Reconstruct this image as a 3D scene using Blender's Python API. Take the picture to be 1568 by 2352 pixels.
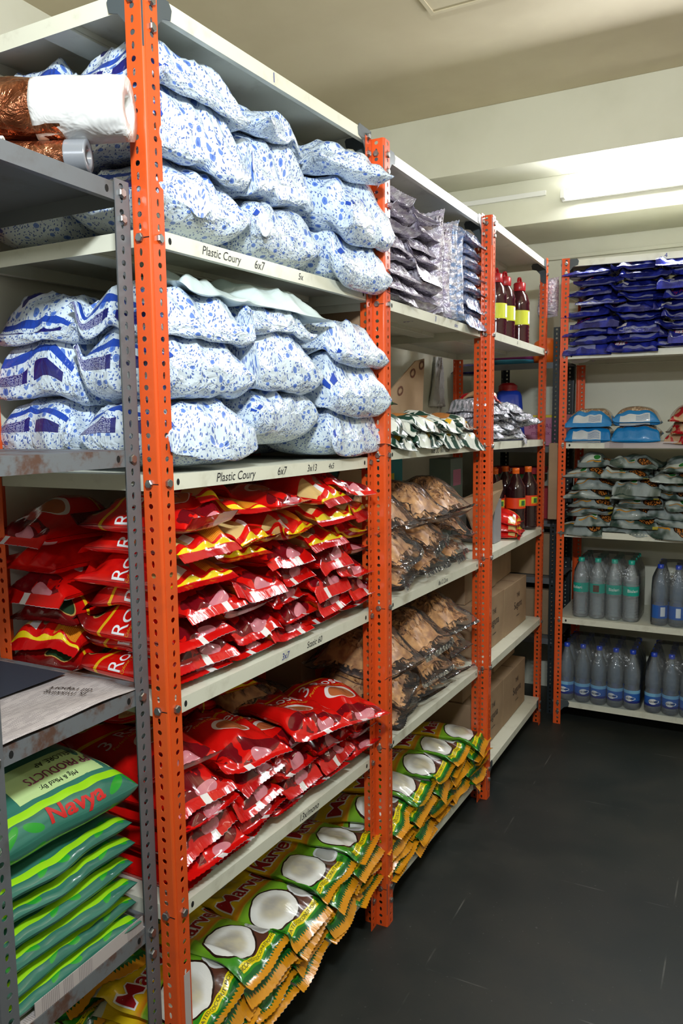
import bpy, bmesh, math, random
import numpy as np
from mathutils import Matrix, Vector
PI = math.pi
SC = bpy.context.scene
COL = SC.collection
for o in list(bpy.data.objects): bpy.data.objects.remove(o)

# ------------------------------------------------------------------ camera
cd = bpy.data.cameras.new('camera'); cam = bpy.data.objects.new('camera', cd); COL.objects.link(cam)
cd.sensor_fit = 'VERTICAL'; cd.sensor_height = 36.0; cd.lens = 36.0 * 1784.6 / 2352.0
cd.clip_start = 0.02; cd.clip_end = 50
R_ = Vector((0.88640955, 0.46276459, -0.01127144)); U_ = Vector((-0.0416279, 0.10394039, 0.99371199)); D_ = Vector((-0.46102627, 0.88036659, -0.11139768))
m = Matrix((R_, U_, -D_)).transposed().to_4x4(); m.translation = Vector((0.94910726, -1.09949743, 1.52107349))
cam.matrix_world = m
SC.camera = cam
# ------------------------------------------------------------------ world, exposure, room lights
wd = bpy.data.worlds.new('world'); SC.world = wd; wd.use_nodes = True
wd.node_tree.nodes['Background'].inputs[0].default_value = (0.85, 0.92, 1.0, 1)
wd.node_tree.nodes['Background'].inputs[1].default_value = 0.10
SC.view_settings.view_transform = 'Standard'; SC.view_settings.look = 'None'
SC.view_settings.gamma = 1.0; SC.view_settings.use_curve_mapping = False
SC.view_settings.exposure = 0.0
SC.cycles.transparent_max_bounces = 40

def area(name, loc, rot, sx, sy, power, color):
    l = bpy.data.lights.new(name, 'AREA'); l.shape = 'RECTANGLE'; l.size = sx; l.size_y = sy
    l.energy = power; l.color = color
    o = bpy.data.objects.new(name, l); COL.objects.link(o); o.location = loc; o.rotation_euler = rot
    return o
# the shop's own tubes: over the aisle by the photographer and on the beam in the picture; the room and rear lamps are added fill
area('aisle_tube_light', (1.02, -1.05, 2.47), (math.radians(80), 0, math.radians(24)), 0.28, 0.06, 47, (0.90, 0.97, 1.0))
area('room_fill_light', (1.9, 0.6, 2.55), (0, math.radians(120), 0), 0.10, 1.1, 14, (1.0, 0.91, 0.74))  # added unseen fill, warm and tilted up to brighten the ceiling
area('rear_fill_light', (0.35, -2.75, 2.30), (math.radians(88), 0, math.radians(8)), 1.1, 0.10, 11, (0.95, 0.98, 1.0))  # added unseen fill from behind, lifts the left wall and post faces
area('wall_tube_light', (0.80, 2.80, 2.62), (math.radians(-75), 0, 0), 1.2, 0.05, 27, (0.93, 0.95, 1.0))

# ------------------------------------------------------------------ node helpers
def lin(c):
    if isinstance(c, str): c = tuple(int(c[i:i + 2], 16) / 255 for i in (0, 2, 4))
    return tuple((x / 12.92 if x <= 0.04045 else ((x + 0.055) / 1.055) ** 2.4) for x in c) + (1,)
class S:
    def __init__(s, g, k): s.g, s.k = g, k
    def _o(s, op, b=0.0, r=False):
        n = s.g.nt.nodes.new('ShaderNodeMath'); n.operation = op
        a0, a1 = (b, s) if r else (s, b)
        for i, v in enumerate((a0, a1)):
            if isinstance(v, S): s.g.nt.links.new(v.k, n.inputs[i])
            else: n.inputs[i].default_value = float(v)
        return S(s.g, n.outputs[0])
    def __add__(s, b): return s._o('ADD', b)
    __radd__ = __add__
    def __sub__(s, b): return s._o('SUBTRACT', b)
    def __rsub__(s, b): return s._o('SUBTRACT', b, True)
    def __mul__(s, b): return s._o('MULTIPLY', b)
    __rmul__ = __mul__
    def __truediv__(s, b): return s._o('DIVIDE', b)
    def lt(s, b): return s._o('LESS_THAN', b)
    def gt(s, b): return s._o('GREATER_THAN', b)
    def mn(s, b): return s._o('MINIMUM', b)
    def mx(s, b): return s._o('MAXIMUM', b)
    def ab(s): return s._o('ABSOLUTE')
    def sin(s): return s._o('SINE')
    def fr(s): return s._o('FRACT')
    def pw(s, b): return s._o('POWER', b)
    def rng(s, lo, hi): return s.gt(lo) * s.lt(hi)
    def sm(s, lo, hi):
        n = s.g.nt.nodes.new('ShaderNodeMapRange'); n.interpolation_type = 'SMOOTHSTEP'
        s.g.nt.links.new(s.k, n.inputs[0]); n.inputs[1].default_value = lo; n.inputs[2].default_value = hi
        return S(s.g, n.outputs[0])
class G:
    def __init__(g, nt, bs): g.nt, g.bs = nt, bs
    def uv(g):
        n = g.nt.nodes.new('ShaderNodeUVMap'); n.uv_map = 'UVMap'
        x = g.nt.nodes.new('ShaderNodeSeparateXYZ'); g.nt.links.new(n.outputs[0], x.inputs[0])
        return S(g, x.outputs[0]), S(g, x.outputs[1])
    def obj(g):
        n = g.nt.nodes.new('ShaderNodeTexCoord'); return n.outputs['Object']
    def xyz(g, which='Object'):
        n = g.nt.nodes.new('ShaderNodeTexCoord'); x = g.nt.nodes.new('ShaderNodeSeparateXYZ')
        g.nt.links.new(n.outputs[which], x.inputs[0]); return [S(g, x.outputs[i]) for i in range(3)]
    def vec(g, *a):
        n = g.nt.nodes.new('ShaderNodeCombineXYZ')
        for i, v in enumerate(a):
            if isinstance(v, S): g.nt.links.new(v.k, n.inputs[i])
            else: n.inputs[i].default_value = v
        return n.outputs[0]
    def noise(g, vec, scale, detail=2, rough=0.5, dist=0.0):
        n = g.nt.nodes.new('ShaderNodeTexNoise'); g.nt.links.new(vec, n.inputs['Vector'])
        n.inputs['Scale'].default_value = scale; n.inputs['Detail'].default_value = detail
        n.inputs['Roughness'].default_value = rough; n.inputs['Distortion'].default_value = dist
        return S(g, n.outputs[0])
    def vor(g, vec, scale, rnd=1.0, feat='F1'):
        n = g.nt.nodes.new('ShaderNodeTexVoronoi'); g.nt.links.new(vec, n.inputs['Vector']); n.feature = feat
        n.inputs['Scale'].default_value = scale; n.inputs['Randomness'].default_value = rnd
        return S(g, n.outputs['Distance'])
    def rnd(g):
        n = g.nt.nodes.new('ShaderNodeObjectInfo'); return S(g, n.outputs['Random'])
    def mix(g, f, a, b):
        n = g.nt.nodes.new('ShaderNodeMix'); n.data_type = 'RGBA'
        if isinstance(f, S): g.nt.links.new(f.k, n.inputs[0])
        else: n.inputs[0].default_value = f
        for i, v in ((6, a), (7, b)):
            if isinstance(v, (tuple, str)): n.inputs[i].default_value = lin(v)
            else: g.nt.links.new(v, n.inputs[i])
        return n.outputs[2]
    def base(g, c):
        if isinstance(c, (tuple, str)): g.bs.inputs['Base Color'].default_value = lin(c)
        else: g.nt.links.new(c, g.bs.inputs['Base Color'])
    def bump(g, h, strength=0.3, dist=0.004):
        n = g.nt.nodes.new('ShaderNodeBump'); n.inputs['Strength'].default_value = strength; n.inputs['Distance'].default_value = dist
        g.nt.links.new(h.k, n.inputs['Height']); g.nt.links.new(n.outputs[0], g.bs.inputs['Normal'])
    def rough(g, v):
        if isinstance(v, S): g.nt.links.new(v.k, g.bs.inputs['Roughness'])
        else: g.bs.inputs['Roughness'].default_value = v
MATS = {}
def M(name, fn, rough=0.5, metal=0.0, coat=0.0, spec=0.5, alpha=None):
    mt = bpy.data.materials.new(name); mt.use_nodes = True
    nt = mt.node_tree; bs = nt.nodes['Principled BSDF']
    bs.inputs['Roughness'].default_value = rough; bs.inputs['Metallic'].default_value = metal
    bs.inputs['Coat Weight'].default_value = coat; bs.inputs['Coat Roughness'].default_value = 0.08
    bs.inputs['Specular IOR Level'].default_value = spec
    g = G(nt, bs)
    if callable(fn): fn(g)
    else: g.base(fn)
    if alpha is not None: bs.inputs['Alpha'].default_value = alpha
    MATS[name] = mt
    return mt
def ell(u, v, cu, cv, ru, rv): return (((u - cu) / ru).pw(2) + ((v - cv) / rv).pw(2))
def crinkle(g, sc=1.0, st=0.35, stretch=2.5, dist=0.004):
    u, v = g.uv(); r = g.rnd()
    vv = g.vec(u * 1.0 + r * 17.0, v / stretch, r * 9.0)
    n = g.noise(vv, 9 * sc, 3, 0.6, 0.8); w = g.vor(vv, 7 * sc)
    g.bump(n * 0.6 + w * 0.5, st, dist)

# plain materials
def f_paint(col, dirt, amt=0.35, sc=9):
    def f(g):
        n = g.noise(g.obj(), sc, 5, 0.65); k = g.noise(g.obj(), 60, 2)
        g.base(g.mix((n.sm(0.52, 0.75)) * amt, col, dirt)); g.bump(k, 0.08, 0.001)
    return f
M('orange_paint', f_paint('de5620', '8a3c22', 0.3, 7), 0.30, coat=0.25)
M('grey_paint', f_paint('63666a', '4c4844', 0.6, 10), 0.42)
def f_rust(g):
    n = g.noise(g.obj(), 14, 5, 0.7); x, y, z = g.xyz()
    g.base(g.mix(n.sm(0.45, 0.62), '6c7074', '5b4034'))
M('rusty_grey_paint', f_rust, 0.5)
M('cream_paint', f_paint('dcdccb', '9c937c', 0.35, 12), 0.38)
M('gusset_paint', f_paint('4a5256', '383c3e', 0.4, 12), 0.35)
M('zinc', '9a9a98', 0.32, 0.9)
M('dark_slot', '0c0c0c', 0.8)
M('ink', '15151c', 0.6)
M('blue_ink', '20308a', 0.6)
def f_floor(g):
    x, y, z = g.xyz('Object'); v = g.vec(x, y, 0.0)
    n = g.noise(v, 3.0, 5, 0.6); n2 = g.noise(v, 0.8, 2)
    sp = g.noise(v, 90, 1).sm(0.74, 0.78)
    jx = ((x - 0.2) / 0.60).fr(); jy = ((y - 0.2) / 0.60).fr()
    j = (jx - 0.5).ab().gt(0.4965).mx((jy - 0.5).ab().gt(0.4965))
    c = g.mix(n.sm(0.3, 0.75), '232826', '34342f')
    c = g.mix(n2.sm(0.45, 0.7) * 0.5, c, '1c1f22')
    c = g.mix(j * g.noise(v, 5, 3).sm(0.50, 0.66) * 0.28, c, '8d8d86')
    c = g.mix(sp * 0.2, c, '8a8a86')
    g.base(c); g.rough(n * 0.3 + 0.35)
M('floor_tile', f_floor, 0.45, spec=0.3)
def f_wall(a, b):
    def f(g):
        n = g.noise(g.obj(), 2.0, 4, 0.55); k = g.noise(g.obj(), 40, 3)
        g.base(g.mix(n.sm(0.35, 0.7), a, b)); g.bump(k, 0.05, 0.002)
    return f
M('wall_paint', f_wall('dddccb', 'd2d1be'), 0.75)
M('ceiling_paint', f_wall('cfc4a8', 'c6ba9e'), 0.85)
M('white_plastic', 'e8e8e4', 0.35)
mt = M('tube_glow', 'ffffff', 0.5)
mt.node_tree.nodes['Principled BSDF'].inputs['Emission Color'].default_value = (0.95, 0.97, 1, 1)
mt.node_tree.nodes['Principled BSDF'].inputs['Emission Strength'].default_value = 40.0

# pack materials --- u runs across the pack (0..1 on its upper skin, 2..3 below), v from the back seal (0) to the aisle seal (1)
NV = '15176e'; BL = '2448ac'
def f_tea(g, side=False):
    u, v = g.uv(); r = g.rnd(); uu = u * 0.40; vv = v * 0.36
    p = g.vec(uu + r * 3.0, vv + r * 5.0, 0.0)
    d = g.vor(p, 35.0, 0.6)
    wob = g.noise(p, 200, 1) * 0.14
    fl = (d + wob).lt(0.35); core = (d + wob).lt(0.20)
    # leaves: stretched small cells
    q1 = g.vec(uu * 1.7 + vv * 0.9 + r, vv * 0.9 - uu * 0.5, 3.0); q2 = g.vec(uu * 0.8 - vv * 0.6, vv * 1.8 + uu * 0.8 + r, 7.0)
    l1 = g.vor(q1, 78.0).lt(0.27); l2 = g.vor(q2, 84.0).lt(0.27)
    lf = l1.mx(l2) * (d.gt(0.36))
    c = g.mix(lf * 0.95, 'd6e4f0', '4464b2')
    c = g.mix(fl * 0.95, c, '557cd0'); c = g.mix(core * 0.7, c, '3259ba')
    up = u.lt(1.5)
    # blue seam band and navy panel on the side that faces the camera, pointed emblem on top
    band = u.rng(0.125, 0.165) * up * v.rng(0.02, 0.80) * (1.0 if side else 0.0)
    c = g.mix(band, c, BL)
    pan = (1.0 if side else 0.0) * u.rng(0.015, 0.085) * up * (v.rng(0.06, 0.44).mx(v.rng(0.50, 0.74)))
    c = g.mix(pan, c, NV)
    tx = ((u * 130.0).fr().gt(0.45)) * g.noise(g.vec(u * 140.0, v * 90.0, 0.0), 1.0, 1).gt(0.45) * pan * v.rng(0.10, 0.40)
    c = g.mix(tx * 0.75, c, 'c9cfe8')
    em = (u.rng(0.24, 0.76) * v.rng(0.24, 0.62) * ((u - 0.5).ab() * 1.3 + (v - 0.34).ab() * 1.8).lt(0.36)) * up
    em2 = (u.rng(0.22, 0.78) * ((u - 0.5).ab() * 1.3 + (v - 0.34).ab() * 1.8).lt(0.41)) * up
    c = g.mix(em2, c, 'dfe6ee'); c = g.mix(em, c, NV)
    seal = v.gt(0.955) * (u.fr() - 0.5).ab().gt(0.44)
    c = g.mix(seal, c, BL)
    g.base(c); crinkle(g, 0.9, 0.9, 1.0, 0.016)
M('seal_blue_film', lambda g: (g.base('2448ac'), crinkle(g, 2.0, 0.6)), 0.3, coat=0.3)
M('tea_sack_film', f_tea, 0.34, coat=0.35)
M('tea_sack_film_panel', lambda g: f_tea(g, True), 0.34, coat=0.35)
def f_teawhite(g):
    u, v = g.uv(); g.base('cfdfe0'); crinkle(g, 0.9, 0.6, 1.2, 0.008)
M('pale_liner_film', f_teawhite, 0.35, coat=0.3)
def f_red(g):
    u, v = g.uv(); r = g.rnd(); up = u.lt(1.5); w = u.fr()
    nz = g.noise(g.vec(w * 3.0, v * 3.0, r * 9.0), 2.0, 2)
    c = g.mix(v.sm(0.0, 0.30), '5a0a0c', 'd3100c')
    arc = (v - (0.315 - (w - 0.5).pw(2) * 0.35)).ab().lt(0.016)
    c = g.mix(arc, c, 'e6b51c')
    bad = ell(w, v, 0.33, 0.13, 0.17, 0.07); c = g.mix(bad.lt(1.0), c, '1f3a22'); c = g.mix(bad.rng(0.8, 1.0), c, 'b08a4a')
    c1 = ell(w, v, 0.56, 0.63, 0.24, 0.095); c2 = ell(w, v, 0.56, 0.645, 0.20, 0.075)
    c = g.mix(c1.lt(1.0), c, 'ece6e2'); c = g.mix(c2.lt(1.0), c, 'b9663a')
    pet = ell(w, v, 0.5, 0.90, 0.42, 0.10).lt(1.0) * nz.gt(0.42); c = g.mix(pet, c, '6e0a14')
    pk = ell(w, v, 0.60, 0.965, 0.13, 0.055).lt(1.0); c = g.mix(pk, c, 'd0808c')
    se = v.gt(1.0); c = g.mix(se, c, 'cf100d')
    tag = se * (w - 0.30 - r * 0.35).rng(0.0, 0.085); c = g.mix(tag, c, 'ece8e6'); c = g.mix((1 - up) * v.gt(0.955) * (w - 0.2 - r * 0.4).rng(0.0, 0.38), c, 'dfe3e8')
    # underside: brown brick panel, white wedge, red
    bk = (1 - up) * w.rng(0.10, 0.42) * v.rng(0.55, 0.95); c = g.mix(bk, c, 'b8520f')
    ln = bk * ((w * 60.0).fr().gt(0.75).mx((v * 60.0).fr().gt(0.75))); c = g.mix(ln, c, 'd98a20')
    wh = (1 - up) * w.rng(0.62, 0.95) * v.gt(0.80); c = g.mix(wh, c, 'dfe3e8')
    g.base(c); crinkle(g, 0.8, 0.55, 2.0, 0.006)
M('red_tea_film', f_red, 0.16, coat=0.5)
def f_redback(g):
    u, v = g.uv(); r = g.rnd(); w = u.fr()
    nz = g.noise(g.vec(w * 3.0, v * 3.0, r * 9.0), 2.2, 2)
    c = g.mix(nz.sm(0.4, 0.6), 'c80f10', 'dc1810')
    bk = w.rng(0.60, 0.88) * v.rng(0.62, 0.93); c = g.mix(bk, c, 'c85a10')
    ln = bk * ((w * 70.0).fr().gt(0.72).mx((v * 80.0).fr().gt(0.72))); c = g.mix(ln, c, 'e6a02a')
    c = g.mix(w.rng(0.30, 0.38) * v.rng(0.80, 0.90), c, 'e8e6e8')
    c = g.mix(w.rng(0.04, 0.30) * v.rng(0.70, 0.90), c, 'd8b878')
    c = g.mix(ell(w, v, 0.46, 0.80, 0.07, 0.05).lt(1.0), c, '8b6a58')
    c = g.mix(v.rng(0.955, 0.995), c, 'ecd018'); c = g.mix(v.gt(1.0), c, 'b80d10')
    g.base(c); crinkle(g, 0.8, 0.55, 2.0, 0.006)
M('red_tea_film_reverse', f_redback, 0.16, coat=0.5)
def f_coco(g):
    u, v = g.uv(); r = g.rnd(); w = u.fr(); up = u.lt(1.5)
    nz = g.noise(g.vec(w * 2.0, v * 2.0, r * 30.0), 3.0, 2)
    c = g.mix(v.sm(0.45, 0.95), '7fb02a', '2d8a1e')
    c = g.mix(v.lt(0.09), c, 'dfe2d4')
    yb = v.rng(0.09, 0.46); c = g.mix(yb, c, g.mix(v.sm(0.36, 0.47), 'f2cc1c', 'd8801a'))
    c = g.mix(v.rng(0.46, 0.475), c, 'b9b02a')
    wb = nz * 0.35
    fur = ell(w, v, 0.62, 0.79, 0.36, 0.145) + wb; c = g.mix(fur.lt(1.12), c, '5b3326')
    k2 = ell(w, v, 0.92, 0.76, 0.15, 0.12) + wb; c = g.mix(k2.lt(1.15), c, 'cfd2d6'); c = g.mix(k2.lt(0.8), c, 'a7a7a4')
    a = ell(w, v, 0.42, 0.69, 0.37, 0.20) + wb
    c = g.mix(a.lt(1.22), c, '2b1812'); c = g.mix(a.lt(1.08), c, 'eeeeea'); c = g.mix(a.sm(0.75, 0.3), c, g.mix(nz.sm(0.3, 0.7), 'cfc7ac', 'b3aea6'))
    lb = v.rng(0.90, 0.955) * w.rng(0.10, 0.86); c = g.mix(lb, c, 'f0dc12')
    zz = (w * 22.0).fr(); zz = (zz - 0.5).ab() * 0.05
    gr = v.gt(0.975); c = g.mix(gr, c, '14632a'); c = g.mix((v - zz).gt(1.005), c, 'dd941a')
    lo = (1 - up) * v.gt(0.5); c = g.mix(lo * w.rng(0.2, 0.5), c, '6b3a28'); c = g.mix(lo * w.rng(0.55, 0.8), c, 'dfe0de')
    g.base(c); crinkle(g, 0.8, 0.5, 1.6, 0.005)
M('coconut_film', f_coco, 0.24, coat=0.35)
def f_navy(g):
    u, v = g.uv(); r = g.rnd(); w = u.fr()
    c = g.mix(g.noise(g.vec(w, v, r * 20.0), 6.0, 2).sm(0.4, 0.65), '141a62', '242e94')
    st = (v - 0.93).ab().lt(0.03) * (w - r * 0.3).rng(0.05, 0.65); c = g.mix(st * 0.7, c, '8f93b4')
    tg = v.rng(0.80, 0.87) * w.rng(0.15, 0.34) * r.gt(0.4); c = g.mix(tg, c, 'dcd6dc')
    g.base(c); crinkle(g, 1.3, 0.8, 1.0, 0.007)
M('navy_film', f_navy, 0.16, coat=0.5)
def f_silver(tint, txt):
    def f(g):
        u, v = g.uv(); r = g.rnd(); w = u.fr()
        n = g.noise(g.vec(w + r * 7.0, v * 3.0, 0.0), 7.0, 3)
        c = g.mix(n.sm(0.35, 0.65), tint, 'd6d3de')
        if txt:
            t = ((w * 18.0).fr().gt(0.5)) * v.rng(0.86, 0.95) * g.noise(g.vec(w * 40.0, v * 60.0, r), 1.0).gt(0.48)
            c = g.mix(t * 0.8, c, '2a2630')
        g.base(c); crinkle(g, 1.4, 0.9, 0.6, 0.008)
    return f
M('silver_violet_film', f_silver('a79db4', True), 0.22, metal=0.3)
M('silver_blue_film', f_silver('7f9ac8', False), 0.18, metal=0.35)
M('silver_grey_film', f_silver('767e82', False), 0.26, metal=0.3)
def f_dgreen(g):
    u, v = g.uv(); r = g.rnd(); w = u.fr()
    n = g.noise(g.vec(w * 2 + r * 5.0, v * 2.0, 0.0), 2.4, 2, 0.5, 0.6)
    c = g.mix(n.sm(0.50, 0.53), 'dde2da', '24463a')
    c = g.mix(ell(w, v, 0.3, 0.62, 0.2, 0.12).lt(1.0), c, 'b5743a')
    c = g.mix(w.rng(0.60, 0.68) * v.rng(0.86, 0.93), c, 'e0b020')
    g.base(c); crinkle(g, 1.0, 0.6, 1.2, 0.006)
M('green_white_film', f_dgreen, 0.25, coat=0.3)
def f_greend(g):
    g.base('1f4a30'); crinkle(g, 1.0, 0.8, 1.0, 0.006)
M('dark_green_film', f_greend, 0.25, coat=0.3)
def f_snack(g):
    u, v = g.uv(); r = g.rnd(); w = u.fr()
    c = g.mix(g.noise(g.vec(w + r * 9.0, v, 0.0), 3.0, 2).sm(0.45, 0.6), '8e9998', '33463e')
    c = g.mix(v.rng(0.0, 0.45), c, '1c2c24')
    c = g.mix(w.rng(0.05, 0.50) * v.rng(0.74, 0.86), c, 'c9d0c6')
    c = g.mix(ell(w, v, 0.42, 0.80, 0.07, 0.05).lt(1.0), c, '2f7a34')
    c = g.mix(w.rng(0.12, 0.5) * v.rng(0.875, 0.895), c, 'c98a2a')
    e = ell(w, v, 0.74, 0.82, 0.20, 0.11); c = g.mix(e.lt(1.0), c, '2a1a12')
    c = g.mix(e.lt(0.75) * g.noise(g.vec(w * 4, v * 3, r), 9.0).gt(0.5), c, 'b06a2c')
    c = g.mix(v.gt(1.0) * w.rng(0.85, 1.0) * r.gt(0.5), c, 'a89a3a')
    g.base(c); crinkle(g, 1.1, 0.7, 1.2, 0.006)
M('masala_film', f_snack, 0.2, coat=0.4)
def f_nut(g):
    u, v = g.uv(); r = g.rnd(); w = u.fr()
    d = g.vor(g.vec(w * 1.6, v * 1.6, r * 5.0), 16.0)
    nut = g.mix(d.sm(0.1, 0.6), 'd9c3a6', '957b62')
    blue = v.gt(0.80).mx(v.lt(0.16)).mx(u.gt(1.5)); c = g.mix(blue, nut, '1678b8')
    c = g.mix(v.rng(0.86, 0.99) * w.rng(0.24, 0.72) * r.gt(0.45), c, 'c2c8ca')
    c = g.mix((v * 55.0).fr().gt(0.55) * v.rng(0.87, 0.97) * w.rng(0.50, 0.70) * r.gt(0.45), c, '5a7aa0')
    g.base(c); crinkle(g, 1.0, 0.5, 1.0, 0.006)
M('nut_bag_film', f_nut, 0.18, coat=0.5)
def f_rednut(g):
    u, v = g.uv(); r = g.rnd(); w = u.fr()
    d = g.noise(g.vec(w, v, r * 5.0), 5.0, 2)
    c = g.mix(d.sm(0.48, 0.52), 'a2121c', 'b59372'); g.base(c); crinkle(g, 1.0, 0.5, 1.0, 0.006)
M('red_snack_film', f_rednut, 0.2, coat=0.5)
def f_navya(g, lo=0.845, hi=0.885):
    u, v = g.uv(); r = g.rnd(); w = u.fr(); up = u.lt(1.5)
    c = g.mix(g.noise(g.vec(w * 0.4, v * 6.0, r * 4.0), 4.0, 2).sm(0.4, 0.65), '2f6e5e', '3d7c6c')
    lf = (ell(w + (v - 0.9) * 1.0, v, 0.80, 0.93, 0.035, 0.045).lt(1.0).mx(ell(w - (v - 0.9) * 0.8, v, 0.86, 0.925, 0.03, 0.04).lt(1.0))).mx(ell(w - (v - 0.9) * 0.8, v, 0.22 + r * 0.3, 0.94, 0.035, 0.035).lt(1.0)).mx(ell(w + (v - 0.9) * 0.8, v, 0.17 + r * 0.3, 0.935, 0.03, 0.042).lt(1.0)).mx(ell(w, v, 0.06, 0.66, 0.08, 0.08).lt(1.0))
    c = g.mix(lf, c, '259a2c')
    c = g.mix(v.rng(lo, hi), c, '9fdc20')
    g.base(c); crinkle(g, 0.5, 0.15, 0.4, 0.003)
M('green_leaf_film', f_navya, 0.28, coat=0.4)
M('green_leaf_film_flat', lambda g: f_navya(g, 0.905, 0.945), 0.28, coat=0.4)
M('pale_green_paper', 'c3df98', 0.5)

def film(name, tint, white=0.10, gl=0.28, rough=0.12):
    mt = bpy.data.materials.new(name); mt.use_nodes = True; nt = mt.node_tree; nt.nodes.clear()
    out = nt.nodes.new('ShaderNodeOutputMaterial'); tr = nt.nodes.new('ShaderNodeBsdfTransparent'); tr.inputs[0].default_value = lin(tint)
    gs = nt.nodes.new('ShaderNodeBsdfGlossy'); gs.inputs['Roughness'].default_value = rough
    df = nt.nodes.new('ShaderNodeBsdfDiffuse'); df.inputs[0].default_value = lin('dfe4e6')
    lw = nt.nodes.new('ShaderNodeFresnel'); lw.inputs[0].default_value = 1.0 + gl
    m1 = nt.nodes.new('ShaderNodeMixShader'); m2 = nt.nodes.new('ShaderNodeMixShader'); m1.inputs[0].default_value = white
    tc = nt.nodes.new('ShaderNodeTexCoord'); nz = nt.nodes.new('ShaderNodeTexNoise'); nz.inputs['Scale'].default_value = 38; nz.inputs['Detail'].default_value = 3
    bp = nt.nodes.new('ShaderNodeBump'); bp.inputs['Strength'].default_value = 0.8; bp.inputs['Distance'].default_value = 0.01
    L = nt.links.new
    L(tc.outputs['Object'], nz.inputs['Vector']); L(nz.outputs[0], bp.inputs['Height']); L(bp.outputs[0], gs.inputs['Normal'])
    L(tr.outputs[0], m1.inputs[1]); L(df.outputs[0], m1.inputs[2]); L(lw.outputs[0], m2.inputs[0])
    L(m1.outputs[0], m2.inputs[1]); L(gs.outputs[0], m2.inputs[2]); L(m2.outputs[0], out.inputs[0])
    MATS[name] = mt
film('clear_film', 'ffffff', 0.04, 0.16, 0.10)
film('bottle_plastic', 'f2f6f8', 0.24, 0.55, 0.07)
film('bottle_plastic_blue', 'ccdff0', 0.18, 0.55, 0.07)
film('shrink_film', 'fafcfc', 0.05, 0.35, 0.12)
M('fryum', lambda g: g.base(g.mix(g.noise(g.obj(), 30, 3).sm(0.35, 0.65), 'cf9a60', '96643a')), 0.45)
M('teal_plastic', '18a08c', 0.35)
M('blue_plastic', '1c3fb4', 0.3, coat=0.3)
M('red_plastic', 'b01820', 0.35, coat=0.2)
M('orange_plastic', 'f06a18', 0.35)
M('dark_cola', '2a0c10', 0.12, coat=0.6)
M('amber_oil', '7a3208', 0.12, coat=0.6)
M('syrup_brown', '3a1218', 0.15, coat=0.6)
def f_card(g):
    x, y, z = g.xyz(); n = g.noise(g.obj(), 6, 4); s = g.noise(g.vec(x, y, z * 40.0), 3, 2)
    g.base(g.mix(n.sm(0.3, 0.7) * 0.6 + s * 0.2, 'a58a6c', '8d7358'))
M('cardboard', f_card, 0.8)
def f_news(g):
    x, y, z = g.xyz(); p = g.vec(x, y, 0.0)
    ln = (y * 260.0).fr().gt(0.5) * g.noise(g.vec(x * 220.0, y * 40.0, 0.0), 1.0, 1).gt(0.47)
    colm = (x * 16.0).fr().rng(0.08, 0.92); pic = g.noise(p, 9, 0).gt(0.63)
    c = g.mix(ln * colm * 0.5, 'b9b0ae', '6c6468'); c = g.mix(pic * 0.35, c, '7c6f74')
    dk = (y * 0.55 - x + 0.02).lt(-0.34 + 0.72)
    g.base(c)
M('newsprint', f_news, 0.8)
M('dark_newsprint', '2c3240', 0.7)
def f_copper(g):
    n = g.noise(g.obj(), 30, 4, 0.6, 1.0); g.base(g.mix(n.sm(0.4, 0.7), '9a5a3c', 'c98a68')); g.bump(n, 0.9, 0.01)
M('copper_foil', f_copper, 0.22, metal=0.95)
M('maroon_wrap', '6a1c1c', 0.35)
def f_wp(g):
    g.base('dcdcda'); g.bump(g.noise(g.obj(), 18, 3, 0.6, 0.6), 0.7, 0.012)
M('white_wrap', f_wp, 0.4, coat=0.2)
M('label_white', 'e6e8ea', 0.5); M('label_teal', '18a290', 0.4); M('label_blue', '2b62b4', 0.4); M('label_lightblue', '7fb8dc', 0.4)
M('label_yellow', 'c8cc30', 0.5); M('label_orange', 'e8400c', 0.45); M('label_green', '2f6a38', 0.5)
M('txt_white', 'f2f2f4', 0.45); M('txt_red', 'a4141c', 0.45); M('txt_crimson', 'c82020', 0.45); M('txt_gold', 'e8a828', 0.45); M('txt_black', '16161a', 0.5)
M('txt_plum', '8a2a5c', 0.5); M('txt_brown', '5c3420', 0.7); M('txt_navy', '1c2a7c', 0.5); M('pink_plastic', 'd860a8', 0.35); M('cyan_plastic', '58b8dc', 0.35)
M('brown_steel', '7c6a60', 0.5); M('black_steel', '20282c', 0.4); M('carton_pink', 'c07a98', 0.6); M('carton_red', 'a8202c', 0.5); M('carton_teal', '1c8a94', 0.6)
M('carton_greygreen', '6c7f78', 0.6); M('carton_grey', '8d8e92', 0.6); M('carton_green', '3f8a4a', 0.6); M('orange_card', 'e0501c', 0.6); M('yellow_card', 'd8c830', 0.6)

# ------------------------------------------------------------------ object helpers
def tag(o, label=None, cat=None, group=None, kind=None):
    if label: o['label'] = label
    if cat: o['category'] = cat
    if group: o['group'] = group
    if kind: o['kind'] = kind
    return o
def empty(name, loc, rz=0):
    o = bpy.data.objects.new(name, None); COL.objects.link(o); o.location = loc; o.rotation_euler = (0, 0, rz); o.empty_display_size = 0.05
    return o
def link(name, me, mat, parent=None, loc=(0, 0, 0), rot=(0, 0, 0)):
    o = bpy.data.objects.new(name, me); COL.objects.link(o); o.parent = parent; o.location = loc; o.rotation_euler = rot
    if mat is not None and not len(me.materials):
        for mm in (mat if isinstance(mat, (list, tuple)) else [mat]): me.materials.append(MATS[mm])
    return o
def bmo(name, bm, mat, parent=None, loc=(0, 0, 0), rot=(0, 0, 0), smooth=False):
    me = bpy.data.meshes.new(name); bmesh.ops.recalc_face_normals(bm, faces=bm.faces[:]); bm.to_mesh(me); bm.free()
    if smooth:
        for p in me.polygons: p.use_smooth = True
    return link(name, me, mat, parent, loc, rot)
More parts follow.
